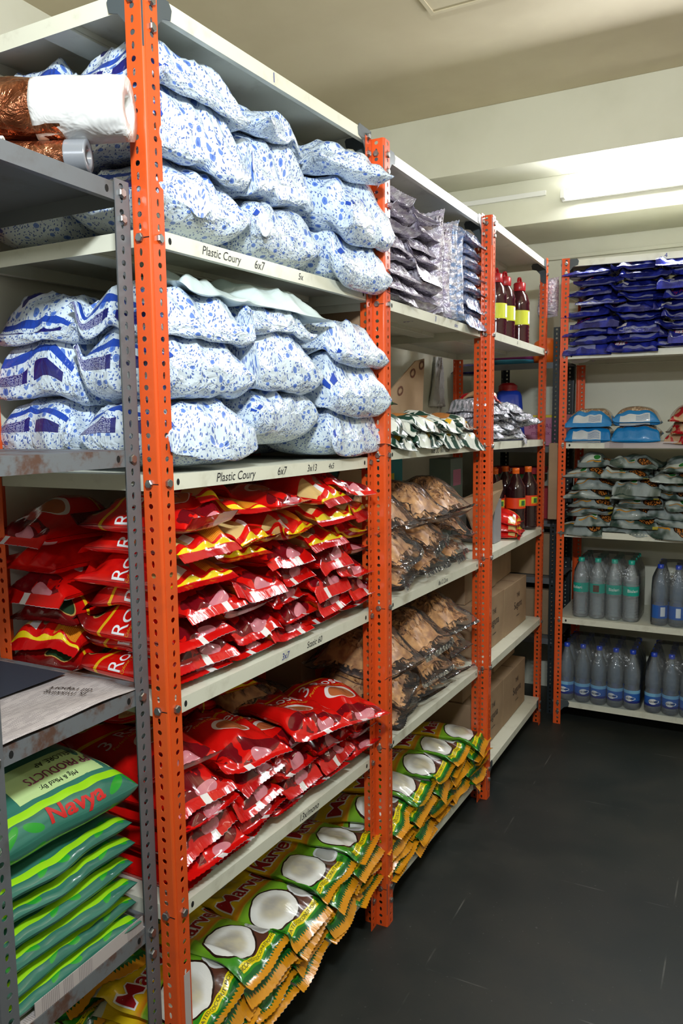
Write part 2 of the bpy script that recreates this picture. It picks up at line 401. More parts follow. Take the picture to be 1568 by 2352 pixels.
def box(bm, x0, x1, y0, y1, z0, z1, bev=0.0, mi=0):
    vs = [bm.verts.new((x, y, z)) for z in (z0, z1) for y in (y0, y1) for x in (x0, x1)]
    fs = [bm.faces.new([vs[i] for i in f]) for f in ((0, 2, 3, 1), (4, 5, 7, 6), (0, 1, 5, 4), (2, 6, 7, 3), (0, 4, 6, 2), (1, 3, 7, 5))]
    for f in fs: f.material_index = mi
    if bev:
        es = list({e for f in fs for e in f.edges}); bmesh.ops.bevel(bm, geom=es, offset=bev, segments=2, affect='EDGES', profile=0.6)
def lathe(prof, n=24):
    bm = bmesh.new(); rings = []
    for r, z in prof:
        rings.append([bm.verts.new((r * math.cos(2 * PI * k / n), r * math.sin(2 * PI * k / n), z)) for k in range(n)])
    for a, b in zip(rings, rings[1:]):
        for k in range(n): bm.faces.new((a[k], a[(k + 1) % n], b[(k + 1) % n], b[k]))
    return bm
TXT = {}
def text_geo(s, size=1.0, shear=0.0, bold=0.0, sub=0.12):
    key = (s, shear, bold)
    if key not in TXT:
        cu = bpy.data.curves.new('t', 'FONT'); cu.body = s; cu.size = 1.0; cu.align_x = 'CENTER'; cu.align_y = 'CENTER'; cu.shear = shear; cu.offset = bold
        cu.fill_mode = 'FRONT'; cu.resolution_u = 4
        o = bpy.data.objects.new('t', cu); COL.objects.link(o)
        dg = bpy.context.evaluated_depsgraph_get(); me = bpy.data.meshes.new_from_object(o.evaluated_get(dg))
        bpy.data.objects.remove(o); bm = bmesh.new(); bm.from_mesh(me); bpy.data.meshes.remove(me)
        bmesh.ops.remove_doubles(bm, verts=bm.verts[:], dist=1e-4)
        for _ in range(3):
            es = [e for e in bm.edges if e.calc_length() > sub]
            if es: bmesh.ops.subdivide_edges(bm, edges=es, cuts=1)
        bmesh.ops.triangulate(bm, faces=bm.faces[:])
        bm.verts.index_update()
        TXT[key] = (np.array([v.co[:2] for v in bm.verts]), [[v.index for v in f.verts] for f in bm.faces]); bm.free()
    P, F = TXT[key]
    return P * size, F
def flat_text(name, s, size, mat, parent, loc, rot, shear=0.0, bold=0.0):
    P, F = text_geo(s, size, shear, bold)
    me = bpy.data.meshes.new(name); me.from_pydata([(p[0], p[1], 0) for p in P], [], F)
    return link(name, me, mat, parent, loc, rot)

# value noise
def vn(x, y, seed, f):
    rs = np.random.RandomState(seed % 99991); T = rs.rand(32, 32)
    x = x * f + 100.3; y = y * f + 100.7
    xi = np.floor(x).astype(int); yi = np.floor(y).astype(int); fx = x - xi; fy = y - yi
    fx = fx * fx * (3 - 2 * fx); fy = fy * fy * (3 - 2 * fy)
    g = lambda a, b: T[a % 32, b % 32]
    return (g(xi, yi) * (1 - fx) + g(xi + 1, yi) * fx) * (1 - fy) + (g(xi, yi + 1) * (1 - fx) + g(xi + 1, yi + 1) * fx) * fy - 0.5
def profile(half, H, n, p, N):
    t = np.sin(np.linspace(-PI / 2, PI / 2, 801)); f = np.clip(1 - np.abs(t) ** n, 0, 1) ** (1.0 / p)
    x = t * half; arc = np.concatenate([[0], np.cumsum(np.hypot(np.diff(x), np.diff(f) * H))])
    u = np.linspace(0, arc[-1], N)
    return np.interp(u, arc, x), np.interp(u, arc, f), arc[-1]
def blur(a, k):
    for _ in range(k):
        p = np.pad(a, 1, mode='edge')
        a = (p[1:-1, 1:-1] * 2 + p[:-2, 1:-1] + p[2:, 1:-1] + p[1:-1, :-2] + p[1:-1, 2:]) / 6.0
    return a

class Pack:  # finished skin of a pouch, kept so that lettering can be laid on it
    pass
SEED = [7]
class Pile:
    RES = 0.008
    def __init__(s, x0, x1, y0, y1, z, fx=None):
        s.x0, s.y0 = x0, y0
        s.h = np.full((int((x1 - x0) / s.RES) + 2, int((y1 - y0) / s.RES) + 2), z, float); s.z = z
        s.zmax = None
    def open_front(s, x=None, y=None, drop=0.03):
        X = s.x0 + np.arange(s.h.shape[0]) * s.RES; Y = s.y0 + np.arange(s.h.shape[1]) * s.RES
        if x is not None: s.h[X > x, :] = s.z - drop
        if y is not None: s.h[:, Y < y] = s.z - drop
    def at(s, x, y):
        i = np.clip(((x - s.x0) / s.RES).astype(int), 0, s.h.shape[0] - 1); j = np.clip(((y - s.y0) / s.RES).astype(int), 0, s.h.shape[1] - 1)
        return i, j
    def add(s, name, mat, cx, cy, yaw, L, W, H, ns=2.6, ne=2.4, ear=0.05, wr=0.004, seal=0.018, Na=30, Ns=40, sag=0.03, tilt=0.0, sealw=1.0, wave=None, lowf=0.3, soft=14, flat=0.0, pleat=1.6, weld=False, crease=0.6):
        SEED[0] += 1; sd = SEED[0]; rs = np.random.RandomState(sd)
        xa, fa, au = profile(W / 2, H * 0.7, ns, 2.0, Na); ys, fs, av = profile(L / 2, H * 0.7, ne, 2.0, Ns)
        k = 3 if seal > 0 else 0
        if k:
            e = np.linspace(seal / k, seal, k); ys = np.concatenate([-L / 2 - e[::-1], ys, L / 2 + e]); fs = np.concatenate([np.zeros(k), fs, np.zeros(k)])
        v = np.concatenate([-(np.linspace(1, k, k)[::-1]) * seal / k / av if k else [], np.linspace(0, 1, Ns), 1 + np.linspace(1, k, k) * seal / k / av if k else []])
        Wd, Ln = np.meshgrid(xa, ys, indexing='ij'); FA, FS = np.meshgrid(fa, fs, indexing='ij'); UU, VV = np.meshgrid(np.linspace(0, 1, Na), v, indexing='ij')
        q = np.abs(Ln) / (L / 2)
        edge = np.clip(q, 0, 1) ** 5
        Wl = Wd * (1 + ear * edge - 0.03 * (1 - q.clip(0, 1) ** 2))
        if k and sealw < 1: Wl = np.where(q > 1.0001, Wl * sealw, Wl)
        Wl = Wl + 0.012 * (vn(Ln, Ln * 0 + 3, sd + 5, 14)) * W / 0.2
        Ll = Ln + 0.020 * vn(Wd, Wd * 0 + 9, sd + 6, 12) * edge
        if k:
            zz = ((np.arange(Na) % 2) - 0.5) * 0.003
            Ll = Ll + zz[:, None] * (q > 1.0001)
        f = FA * FS
        c, sn = math.cos(yaw), math.sin(yaw)
        X = cx + c * Ll - sn * Wl; Y = cy + sn * Ll + c * Wl
        i, j = s.at(X, Y); raw = s.h[i, j]; mxh = np.percentile(raw, 88); raw = np.minimum(raw, mxh + 0.006)
        b = np.maximum(raw, mxh - sag)
        if flat: b = b * (1 - flat) + b.mean() * flat
        b = blur(b, soft); b = np.maximum(b, raw); b = blur(b, 2) + 0.0008
        b = b + tilt * (Ln + L / 2) / L
        if s.zmax is not None: H = max(min(H, s.zmax - b.max() - wr), H * 0.55); lim = s.zmax - H; b = np.minimum(b, lim)
        wrk = wr * (2.0 * vn(Wd, Ln, sd, 9) + 1.1 * vn(Wd, Ln * 0.6, sd + 1, 24))
        crs = -wr * 1.5 * np.abs(vn(Wd + 0.5 * Ln, Ln, sd + 2, 13)) ** 0.7 + wr * 0.5 + wr * crease * (0.35 - np.abs(vn(Wd - 0.7 * Ln, Ln + 0.3 * Wd, sd + 12, 17)) ** 0.5)
        pl = wr * pleat * np.sin(Wd * (90 + 30 * rs.rand()) + 6 * rs.rand() + 8 * vn(Wd, Ln, sd + 3, 8)) * np.clip((q - 0.45) / 0.5, 0, 1)
        bump = (wrk + crs + pl) * np.clip(f * 3, 0, 1)
        if wave is not None: bump = bump + wave[0] * np.sin(Wd * wave[1] + 4 * vn(Wd, Ln, sd + 4, 5)) * np.clip(f * 2, 0, 1)
        zu = b + H * lowf + H * (1 - lowf) * f + bump
        zl = b + H * lowf * (1 - f ** 0.7)
        flop = 0.0
        if k:
            ext = np.clip((q - 1) / (seal / (L / 2)), 0, 1); flop = (0.010 * rs.randn() - 0.004) * ext + 0.006 * vn(Wd, Ln * 0, sd + 8, 16) * ext
            zu = zu + flop + 0.0004; zl = zl + flop - 0.0004
        # the mesh
        Nj = len(ys); n = Na * Nj
        org = np.array([cx, cy, float(zl.min())])
        co = np.concatenate([np.stack([X, Y, zu], -1).reshape(-1, 3), np.stack([X, Y, zl], -1).reshape(-1, 3)]) - org
        I, J = np.meshgrid(np.arange(Na - 1), np.arange(Nj - 1), indexing='ij'); I = I.ravel(); J = J.ravel()
        a = I * Nj + J; up = np.stack([a, a + 1, a + Nj + 1, a + Nj], -1); dn = np.stack([a + n, a + n + Nj, a + n + Nj + 1, a + n + 1], -1)
        fcs = np.concatenate([up, dn]); me = bpy.data.meshes.new(name)
        me.vertices.add(2 * n); me.vertices.foreach_set('co', co.ravel()); nf = len(fcs)
        me.loops.add(nf * 4); me.loops.foreach_set('vertex_index', fcs.ravel().astype(np.int32))
        me.polygons.add(nf); me.polygons.foreach_set('loop_start', np.arange(nf, dtype=np.int32) * 4)
        me.polygons.foreach_set('use_smooth', np.ones(nf, bool)); me.update(calc_edges=True)
        uvl = me.uv_layers.new(name='UVMap'); U2 = np.concatenate([UU.ravel() * 0.998 + 0.001, UU.ravel() * 0.998 + 2.001]); V2 = np.concatenate([VV.ravel(), VV.ravel()])
        uvl.data.foreach_set('uv', np.stack([U2[fcs.ravel()], V2[fcs.ravel()]], -1).ravel().astype(np.float32))
        if weld:
            bm = bmesh.new(); bm.from_mesh(me); bmesh.ops.remove_doubles(bm, verts=bm.verts[:], dist=1e-5); bm.to_mesh(me); bm.free()
        o = link(name, me, mat); o.location = org
        # raise the height field
        sub = np.kron(zu, np.ones((1, 1)))
        for dx in (0, 0.5):
            for dy in (0, 0.5):
                Xs = X[:-1, :-1] * (1 - dx) + X[1:, :-1] * dx; Xs = Xs + (X[:-1, 1:] - X[:-1, :-1]) * dy
                Ys = Y[:-1, :-1] * (1 - dx) + Y[1:, :-1] * dx; Ys = Ys + (Y[:-1, 1:] - Y[:-1, :-1]) * dy
                ii, jj = s.at(Xs, Ys); np.maximum.at(s.h, (ii, jj), np.maximum(zu[:-1, :-1], zu[1:, 1:]))
        P = Pack(); P.o = o; P.G = np.stack([X, Y, zu], -1) - org; P.Na, P.k, P.Ns, P.au, P.av = Na, k, Ns, au, av; P.b = b; P.f = f
        P.X, P.Y, P.zu, P.zl = X, Y, zu, zl
        return P
def on_pack(P, s, u, v, size, mat, rot=0.0, name='lettering', shear=0.0, bold=0.0, off=0.0009):
    T, F = text_geo(s, size, shear, bold); c, sn = math.cos(rot), math.sin(rot)
    tx = T[:, 0] * c - T[:, 1] * sn; ty = T[:, 0] * sn + T[:, 1] * c
    uu = np.clip(u + tx / P.au, 0.001, 0.999) * (P.Na - 1); vv = np.clip(v - ty / P.av, 0.0, 1.0) * (P.Ns - 1) + P.k
    return lay(P, uu, vv, F, mat, name, off)
def patch(P, u0, u1, v0, v1, mat, name, off=0.0006, n=10):
    uu, vv = np.meshgrid(np.linspace(u0, u1, n), np.linspace(v0, v1, n), indexing='ij')
    F = [[i * n + j, i * n + j + 1, (i + 1) * n + j + 1, (i + 1) * n + j] for i in range(n - 1) for j in range(n - 1)]
    return lay(P, uu.ravel() * (P.Na - 1), vv.ravel() * (P.Ns - 1) + P.k, F, mat, name, off)
def lay(P, uu, vv, F, mat, name, off):
    i = np.clip(np.floor(uu).astype(int), 0, P.G.shape[0] - 2); j = np.clip(np.floor(vv).astype(int), 0, P.G.shape[1] - 2)
    fu = (uu - i)[:, None]; fv = (vv - j)[:, None]; g = P.G
    a, b, c2, d = g[i, j], g[i + 1, j], g[i, j + 1], g[i + 1, j + 1]
    p = (a * (1 - fu) + b * fu) * (1 - fv) + (c2 * (1 - fu) + d * fu) * fv
    du = (b - a) * (1 - fv) + (d - c2) * fv; dv = (c2 - a) * (1 - fu) + (d - b) * fu
    nn = np.cross(dv, du); nn /= np.linalg.norm(nn, axis=1)[:, None] + 1e-9
    p = p + nn * off
    me = bpy.data.meshes.new(name); me.from_pydata([tuple(q) for q in p], [], F)
    for q in me.polygons: q.use_smooth = True
    return link(name, me, mat, P.o)
ORD = ['bottom', 'second', 'third', 'fourth', 'fifth', 'sixth', 'seventh', 'eighth', 'ninth', 'tenth', 'eleventh', 'twelfth']
COLN = ['nearest', 'second', 'third', 'fourth', 'fifth', 'sixth', 'seventh', 'eighth']
def lab(desc, k, c, tier, rack, rear=False):
    return '%s, %s layer, %s%s column, %s tier, %s rack' % (desc, ORD[k], 'rear ' if rear else '', COLN[c], tier, rack)

# ------------------------------------------------------------------ room
def room():
    def st(name, bm, mat): o = bmo(name, bm, mat); o['kind'] = 'structure'; return o
    bm = bmesh.new(); box(bm, -1.45, 3.0, -3.2, 3.45, -0.1, 0); st('floor', bm, 'floor_tile')
    bm = bmesh.new(); box(bm, -1.45, 3.0, -3.2, 3.45, 3.0, 3.1); st('ceiling', bm, 'ceiling_paint')
    bm = bmesh.new(); box(bm, -1.45, 3.0, 3.32, 3.45, 0, 3.0); st('wall_back', bm, 'wall_paint')
    bm = bmesh.new(); box(bm, -1.45, -1.35, -3.2, 3.32, 0, 3.0); st('wall_left', bm, 'wall_paint')
    bm = bmesh.new(); box(bm, 2.9, 3.0, -3.2, 3.32, 0, 3.0); st('wall_right', bm, 'wall_paint')
    bm = bmesh.new(); box(bm, -1.35, 2.9, -3.2, -3.1, 0, 3.0); st('wall_front', bm, 'wall_paint')
    bm = bmesh.new(); box(bm, -0.56, -0.50, -0.8, 3.32, 0, 2.26); st('wall_partition', bm, 'wall_paint')
    bm = bmesh.new(); box(bm, -1.35, 2.9, 2.62, 3.32, 2.712, 3.0, 0.004); box(bm, -1.35, 2.9, 2.872, 3.32, 2.50, 2.712, 0.004); st('trim_1', bm, 'wall_paint')
    bm = bmesh.new(); box(bm, -1.35, 2.9, 3.30, 3.32, 2.40, 2.42, 0.003); st('trim_2', bm, 'wall_paint')
    # cable trunking on the lower step of the beam, access panel outline on the ceiling
    bm = bmesh.new(); box(bm, -1.35, 0.02, 2.858, 2.872, 2.625, 2.648, 0.002); o = bmo('cable_trunking', bm, 'white_plastic')
    tag(o, 'thin white cable trunking running along the stepped beam towards the tube light', 'trunking')
    r = empty('ceiling_panel', (0.03, 1.42, 3.0)); tag(r, 'square access panel outlined on the ceiling above the middle rack', 'ceiling panel')
    bm = bmesh.new(); box(bm, -0.15, 0.25, -0.3, 0.28, -0.006, -0.0008); bmo('panel_board', bm, 'ceiling_paint', r)
    bm = bmesh.new()
    for a in ((-0.165, 0.265, -0.315, -0.30), (-0.165, 0.265, 0.28, 0.295), (-0.165, -0.15, -0.3, 0.28), (0.25, 0.265, -0.3, 0.28)): box(bm, a[0], a[1], a[2], a[3], -0.010, -0.0005)
    bmo('panel_frame', bm, 'ceiling_paint', r)
    # lit tube on the beam at the right
    r = empty('tube_light', (0.74, 2.85, 2.60)); tag(r, 'glowing white tube light on the stepped beam at the right edge', 'tube light')
    bm = bmesh.new(); box(bm, -0.64, 0.66, -0.005, 0.021, -0.02, 0.03, 0.003); bmo('batten', bm, 'white_plastic', r)
    bm = lathe([(0.001, -0.60), (0.013, -0.60), (0.013, 0.60), (0.001, 0.60)], 16); bmo('tube', bm, 'tube_glow', r, (0.02, -0.03, 0.01), (0, PI / 2, 0), True)
    for x in (-0.62, 0.64):
        bm = bmesh.new(); box(bm, x - 0.02, x + 0.0, -0.045, 0.0, -0.015, 0.03, 0.003); bmo('tube_holder', bm, 'white_plastic', r)
room()

# ------------------------------------------------------------------ slotted angle racks
def post_mesh(h, w=0.038, t=0.0016, pitch=0.02166, r=0.005):
    bm = bmesh.new(); nrow = int(h / pitch); hc = 0.0225
    def P(fl, a, z):  # a: distance from corner along a flange
        return (a, 0, z) if fl == 0 else (0, a, z)
    for fl in (0, 1):
        for k in range(nrow):
            z0 = k * pitch; zc = z0 + pitch / 2; slot = (k % 2 == 0)
            ra, rz = (0.0036, 0.0068) if slot else (0.0056, 0.0050)
            hole = []; outer = []; N = 12
            for q in range(N):
                th = 2 * PI * q / N + PI / 12
                ca, sa = math.cos(th), math.sin(th); hole.append(P(fl, hc + ra * ca, zc + rz * sa))
                dx = (w - hc) if ca > 0 else (hc - r); tt = min(dx / abs(ca) if abs(ca) > 1e-6 else 9, (pitch / 2) / abs(sa) if abs(sa) > 1e-6 else 9)
                outer.append((hc + tt * ca, zc + tt * sa))
            hv = [bm.verts.new(c) for c in hole]
            cs = [(w, z0 + pitch), (r, z0 + pitch), (r, z0), (w, z0)]
            ov = [bm.verts.new(P(fl, *c)) for c in outer]; cv = [bm.verts.new(P(fl, *c)) for c in cs]
            for q in range(N):
                q2 = (q + 1) % N; a, b = outer[q], outer[q2]; f = [hv[q], ov[q]]
                onx = lambda c: min(abs(c[0] - w), abs(c[0] - r)) < 1e-6
                if onx(a) != onx(b):
                    mid = min(range(4), key=lambda i: abs(cs[i][0] - a[0]) + abs(cs[i][1] - a[1]) + abs(cs[i][0] - b[0]) + abs(cs[i][1] - b[1])); f.append(cv[mid])
                f += [ov[q2], hv[q2]]; bm.faces.new(f)
    H = nrow * pitch; prev = None
    for q in range(5):
        th = PI / 2 * q / 4; x, y = r - r * math.cos(th), r - r * math.sin(th)
        cur = (bm.verts.new((y if False else x, y, 0)), bm.verts.new((x, y, H)))
        if prev: bm.faces.new((prev[0], cur[0], cur[1], prev[1]))
        prev = cur
    bmesh.ops.remove_doubles(bm, verts=bm.verts[:], dist=1e-5)
    bmesh.ops.recalc_face_normals(bm, faces=bm.faces[:])
    me = bpy.data.meshes.new('post'); bm.to_mesh(me); bm.free()
    return me
POSTS = {}
def post(parent, x, y, q, h, mat):
    k = (round(h, 3), mat)
    if k not in POSTS: POSTS[k] = post_mesh(h); POSTS[k].materials.append(MATS[mat])
    o = link('upright_post', POSTS[k], None, parent, (x, y, 0.0), (0, 0, q * PI / 2))
    s = o.modifiers.new('s', 'SOLIDIFY'); s.thickness = 0.0016; s.offset = 0
    return o
def shelf(parent, x0, x1, y0, y1, z, zf, mat, lip=0.030, hand=None, slots=True):
    """pressed steel tray, z at the near end and zf at the far end (y)"""
    bm = bmesh.new(); L = y1 - y0; D = x1 - x0; t = 0.0012
    box(bm, 0, D, 0, L, -t, 0)
    box(bm, D - t, D, 0, L, -lip, -t); box(bm, 0, t, 0, L, -lip, -t); box(bm, t, D - t, 0, t, -lip, -t); box(bm, t, D - t, L - t, L, -lip, -t)
    box(bm, D - 0.013, D - t, t, L - t, -lip, -lip + t); box(bm, t, 0.013, t, L - t, -lip, -lip + t)
    if slots:
        for yy in (0.052, L - 0.052):
            for a in range(1):
                vs = [bm.verts.new((D + 0.0004, yy + 0.0045 * math.cos(k * PI / 5), -lip / 2 + 0.0065 * math.sin(k * PI / 5))) for k in range(10)]
                f = bm.faces.new(vs); f.material_index = 1
    o = bmo('shelf', bm, [mat, 'dark_slot'], parent, (x0, y0, z), (math.atan2(zf - z, L), 0, 0))
    bm = bmesh.new(); box(bm, D / 2 - 0.035, D / 2 + 0.035, 0.015, L - 0.015, -0.018, -0.0125, 0.002); box(bm, D / 2 - 0.035, D / 2 - 0.033, 0.015, L - 0.015, -0.0125, -0.0015); box(bm, D / 2 + 0.033, D / 2 + 0.035, 0.015, L - 0.015, -0.0125, -0.0015)
    bmo('stiffener', bm, mat, o)
    for h in (hand or []):
        s, yy, size = h[:3]; flat_text('handwriting', s, size, h[3] if len(h) > 3 else 'ink', o, (D + 0.0006, yy, -lip / 2), (PI / 2, 0, PI / 2), 0.25 if len(h) < 5 else 0)
    return o
BOLT = [None]
def bolt(parent, p, axis):
    if BOLT[0] is None:
        bm = lathe([(0.0001, 0.006), (0.007, 0.006), (0.0085, 0.0045), (0.0085, 0)], 6)
        bmesh.ops.recalc_face_normals(bm, faces=bm.faces[:]); me = bpy.data.meshes.new('bolt'); bm.to_mesh(me); bm.free(); me.materials.append(MATS['zinc']); BOLT[0] = me
    rot = {'x': (0, PI / 2, 0), 'y': (PI / 2, 0, 0)}[axis]
    link('bolt', BOLT[0], None, parent, p, rot)
def gusset(parent, p, sy, mat, up=False):
    # plate in the front plane, reaching sideways (sy) from the post
    pts = [(0, 0), (0.072, 0.0), (0.080, -0.012), (0.076, -0.030), (0.055, -0.036), (0.038, -0.055), (0.034, -0.090), (0.020, -0.100), (0, -0.100)]
    bm = bmesh.new(); fr = [bm.verts.new((0.0, sy * a, b if not up else -b)) for a, b in pts]; bk = [bm.verts.new((-0.002, sy * a, b if not up else -b)) for a, b in pts]
    bm.faces.new(fr); bm.faces.new(bk[::-1])
    for i in range(len(pts)): bm.faces.new((fr[i], fr[(i + 1) % len(pts)], bk[(i + 1) % len(pts)], bk[i]))
    o = bmo('gusset_plate', bm, mat, parent, p)
    return o
def rack(loc, rz, L, D, H, shelves, label, cat='shelving rack', pm='orange_paint', sm='cream_paint', hands={}, gus=True, ticks=True, group=None):
    r = empty('slotted_angle_rack', loc, rz); tag(r, label, cat, group)
    for (x, y, q) in ((0, 0, 1), (0, L, 2), (-D, 0, 0), (-D, L, 3)): post(r, x, y, q, H, pm)
    for i, (z, zf) in enumerate(shelves):
        shelf(r, -D + 0.0022, -0.0022, 0.0022, L - 0.0022, z, zf, sm if isinstance(sm, str) else sm[i], hand=hands.get(i))
        for (y, zz) in ((0.0225, z), (L - 0.0225, zf)):
            bolt(r, (0.0008, y, zz - 0.016), 'x')
        bolt(r, (-0.0225, -0.0008, z - 0.016), 'y')
        if ticks and 0 < i < len(shelves) - 0:
            bm = bmesh.new(); box(bm, -0.014, -0.002, -0.0016, -0.0010, z - 0.017, z - 0.0155); bmo('marker_tick', bm, 'ink', r)
        if i in (0, len(shelves) - 1): 
            for (y, zz) in ((0.0225, z), (L - 0.0225, zf)): bolt(r, (0.0008, y, zz - 0.06), 'x')
    if gus:
        z, zf = shelves[0]; gusset(r, (-0.0006, 0.0, z + 0.004), 1, 'gusset_paint'); gusset(r, (-0.0006, L, zf + 0.004), -1, 'gusset_paint')
        z, zf = shelves[-1]; gusset(r, (-0.0006, 0.0, z + 0.002), 1, 'gusset_paint'); gusset(r, (-0.0006, L, zf + 0.002), -1, 'gusset_paint')
        z, zf = shelves[0]
        g = gusset(r, (-0.0, 0.0022, z + 0.002), 1, 'gusset_paint'); g.rotation_euler = (0, 0, PI / 2)
        g = gusset(r, (-0.0, L - 0.0022, zf + 0.002), 1, 'gusset_paint'); g.rotation_euler = (0, 0, PI / 2)
    return r
LB = 0.914; DP = 0.46
Z1 = [(2.270, 2.312), (1.871, 1.892), (1.433, 1.430), (1.001, 0.986), (0.586, 0.541), (0.150, 0.149)]
rack((0, 0, 0), 0, LB, DP, 2.30, Z1, 'nearest tall orange rack, holding flowered sacks and red pouches', hands={0: [('1', 0.42, 0.03, 'blue_ink', 0)], 1: [('Plastic Coury', 0.21, 0.024), ('6x7', 0.345, 0.026), ('5x', 0.52, 0.022)], 2: [('Plastic Coury', 0.24, 0.026), ('6x7', 0.42, 0.026), ('3x13', 0.56, 0.024), ('4x5', 0.66, 0.02)], 3: [('3x7', 0.42, 0.022, 'blue_ink'), ('Static 60', 0.56, 0.022)], 4: [('13x/mono', 0.52, 0.024)]})
Z2 = [(2.272, 2.283), (1.871, 1.875), (1.449, 1.446), (1.005, 0.987), (0.582, 0.552), (0.137, 0.100)]
X2 = 0.036; rack((X2, LB + 0.002, 0), 0, LB, DP, 2.30, Z2, 'middle orange rack in the row, holding wafer bags and coconut packs', hands={1: [('II', 0.40, 0.026, 'blue_ink'), ('oleo', 0.60, 0.02, 'blue_ink')], 2: [('6x8 2C  6x7 1058', 0.45, 0.024)], 3: [('8x12 Zara', 0.48, 0.022)]})
Z3 = [(2.283, 2.281), (1.872, 1.873), (1.448, 1.439), (1.009, 1.008), (0.562, 0.550), (0.139, 0.134)]
X3 = 0.065; rack((X3, 2 * LB + 0.004, 0), 0, LB, DP, 2.30, Z3, 'farthest orange rack of the left row, holding cartons and bottles', hands={1: [('I-I', 0.38, 0.02)], 2: [('Zara', 0.5, 0.022)]})
ZB = [(2.287, 2.270), (1.853, 1.853), (1.425, 1.425), (0.990, 0.990), (0.553, 0.553), (0.125, 0.125)]
XB, YB = 0.121, 2.775
rack((XB, YB, 0), -PI / 2, LB, DP, 2.30, ZB, 'orange rack across the end wall, holding navy packs and water bottles', hands={0: [('4', 0.46, 0.028, 'blue_ink', 0)], 3: [('3,10', 0.47, 0.022)]})
ZG = [(1.945, 1.943), (1.480, 1.480), (1.035, 1.035), (0.562, 0.562)]
rack((-0.04, -0.371, 0), 0, 0.367, 0.86, 1.955, ZG, 'low grey steel rack standing before the nearest orange rack', pm='grey_paint', sm=['grey_paint', 'rusty_grey_paint', 'rusty_grey_paint', 'rusty_grey_paint'], gus=False, ticks=False)
bm = bmesh.new(); box(bm, 0.0009, 0.0013, 0.016, 0.034, 0.20, 0.44); o = bmo('sticker', bm, 'newsprint'); o.parent = bpy.data.objects['slotted_angle_rack']

# ------------------------------------------------------------------ flowered tea sacks
rnd = random.Random(3)
def J(a): return rnd.uniform(-a, a)
def sacks(z, zmax, tier, ncols, lays, over):
    pl = Pile(-0.62, 0.25, -0.12, 1.25, z); pl.open_front(x=0.0); pl.zmax = zmax
    for k in range(max(lays)):
        for c in range(ncols):
            if k >= lays[c]: continue
            cy = 0.172 + c * 0.292 + J(0.006)
            if c == 2: cy += over[2]
            rear = [(-0.355, True)] if c == 0 or k == 0 else []
            for cx, rr in rear + [(-0.118 + over[0] * (c == 2) + J(0.008) + (0.010 * k if c == 2 else 0), False)]:
                P = pl.add('tea_sack', 'tea_sack_film_panel' if c == 0 else 'tea_sack_film', cx, cy, J(0.07), 0.236, 0.288, 0.138 + J(0.006), ns=3.8, ne=3.8, ear=0.0, wr=0.0120, seal=0.0, pleat=0.4, crease=1.6, weld=True, Na=54, Ns=50, sag=0.05, lowf=0.48, soft=8)
                tag(P.o, lab('blue-flowered white tea sack', k, c, tier, 'nearest', rr), 'tea sack', 'flowered tea sacks')
                if not rr:
                    u_, v_ = 0.10 + J(0.03), 0.80 + J(0.04); patch(P, u_, u_ + 0.07 + J(0.02), v_, v_ + 0.055, 'seal_blue_film', 'seal_tab', off=0.0022)
                    if rnd.random() < 0.6: patch(P, u_ - 0.05, u_ - 0.02, v_ - 0.06, v_ + 0.02, 'seal_blue_film', 'seal_tab', off=0.0018)
    return pl
p1 = sacks(1.888, 2.245, 'top', 3, [3, 2, 2], (0.05, 0.0, 0.04))
for i, (cx, cy, yaw, l) in enumerate(((-0.13, 0.46, 0.25, 'rounded flowered tea sack topping the second column, top tier, nearest rack'), (-0.06, 0.77, -0.35, 'flowered tea sack topping the third column, top tier, nearest rack'))):
    P = p1.add('tea_sack', 'tea_sack_film', cx, cy, yaw, 0.24, 0.25, 0.118, ns=2.7, ne=2.8, ear=0.06, wr=0.013, seal=0.0, pleat=0.5, weld=True, Na=54, Ns=50, lowf=0.48)
    tag(P.o, l, 'tea sack', 'flowered tea sacks')
p2 = sacks(1.440, 1.805, 'second', 3, [3, 3, 3], (0.03, 0.0, 0.035))
p2.zmax = 1.852
P = p2.add('plastic_liner', 'pale_liner_film', -0.115, 0.40, 1.5, 0.52, 0.22, 0.045, ns=2.2, ne=2.2, wr=0.012, seal=0.0, Na=40, Ns=60)
tag(P.o, 'crumpled white plastic liner lying on the second-tier flowered sacks', 'liner')

# ------------------------------------------------------------------ red tea pouches
def red_text(P):
    on_pack(P, '3 Roses', 0.52, 0.42, 0.052, 'txt_white'); on_pack(P, 'Perfect Colour, Taste, Strength', 0.56, 0.505, 0.0125, 'txt_gold')
    on_pack(P, 'Brooke\nBond', 0.33, 0.13, 0.014, 'txt_white')
RG = 'red tea pouches'
def red(pl, cx, cy, yaw, l, back=False, H=0.040, text=False, side=False, L=0.255, W=0.172, **kw):
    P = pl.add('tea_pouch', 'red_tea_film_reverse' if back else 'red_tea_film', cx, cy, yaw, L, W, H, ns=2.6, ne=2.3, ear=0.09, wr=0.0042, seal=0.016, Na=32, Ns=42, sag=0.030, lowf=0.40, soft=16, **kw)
    tag(P.o, l, 'tea pouch', RG)
    if text: red_text(P)
    if side: on_pack(P, '3 Roses', 0.20, 0.44, 0.050, 'txt_white'); on_pack(P, 'Perfect Colour, Taste, Strength', 0.2, 0.52, 0.0125, 'txt_gold')
    return P
pl = Pile(-0.62, 0.2, -0.2, 1.1, 1.000); pl.open_front(x=0.0, drop=0.004)
NL = 7
pl.zmax = 1.408
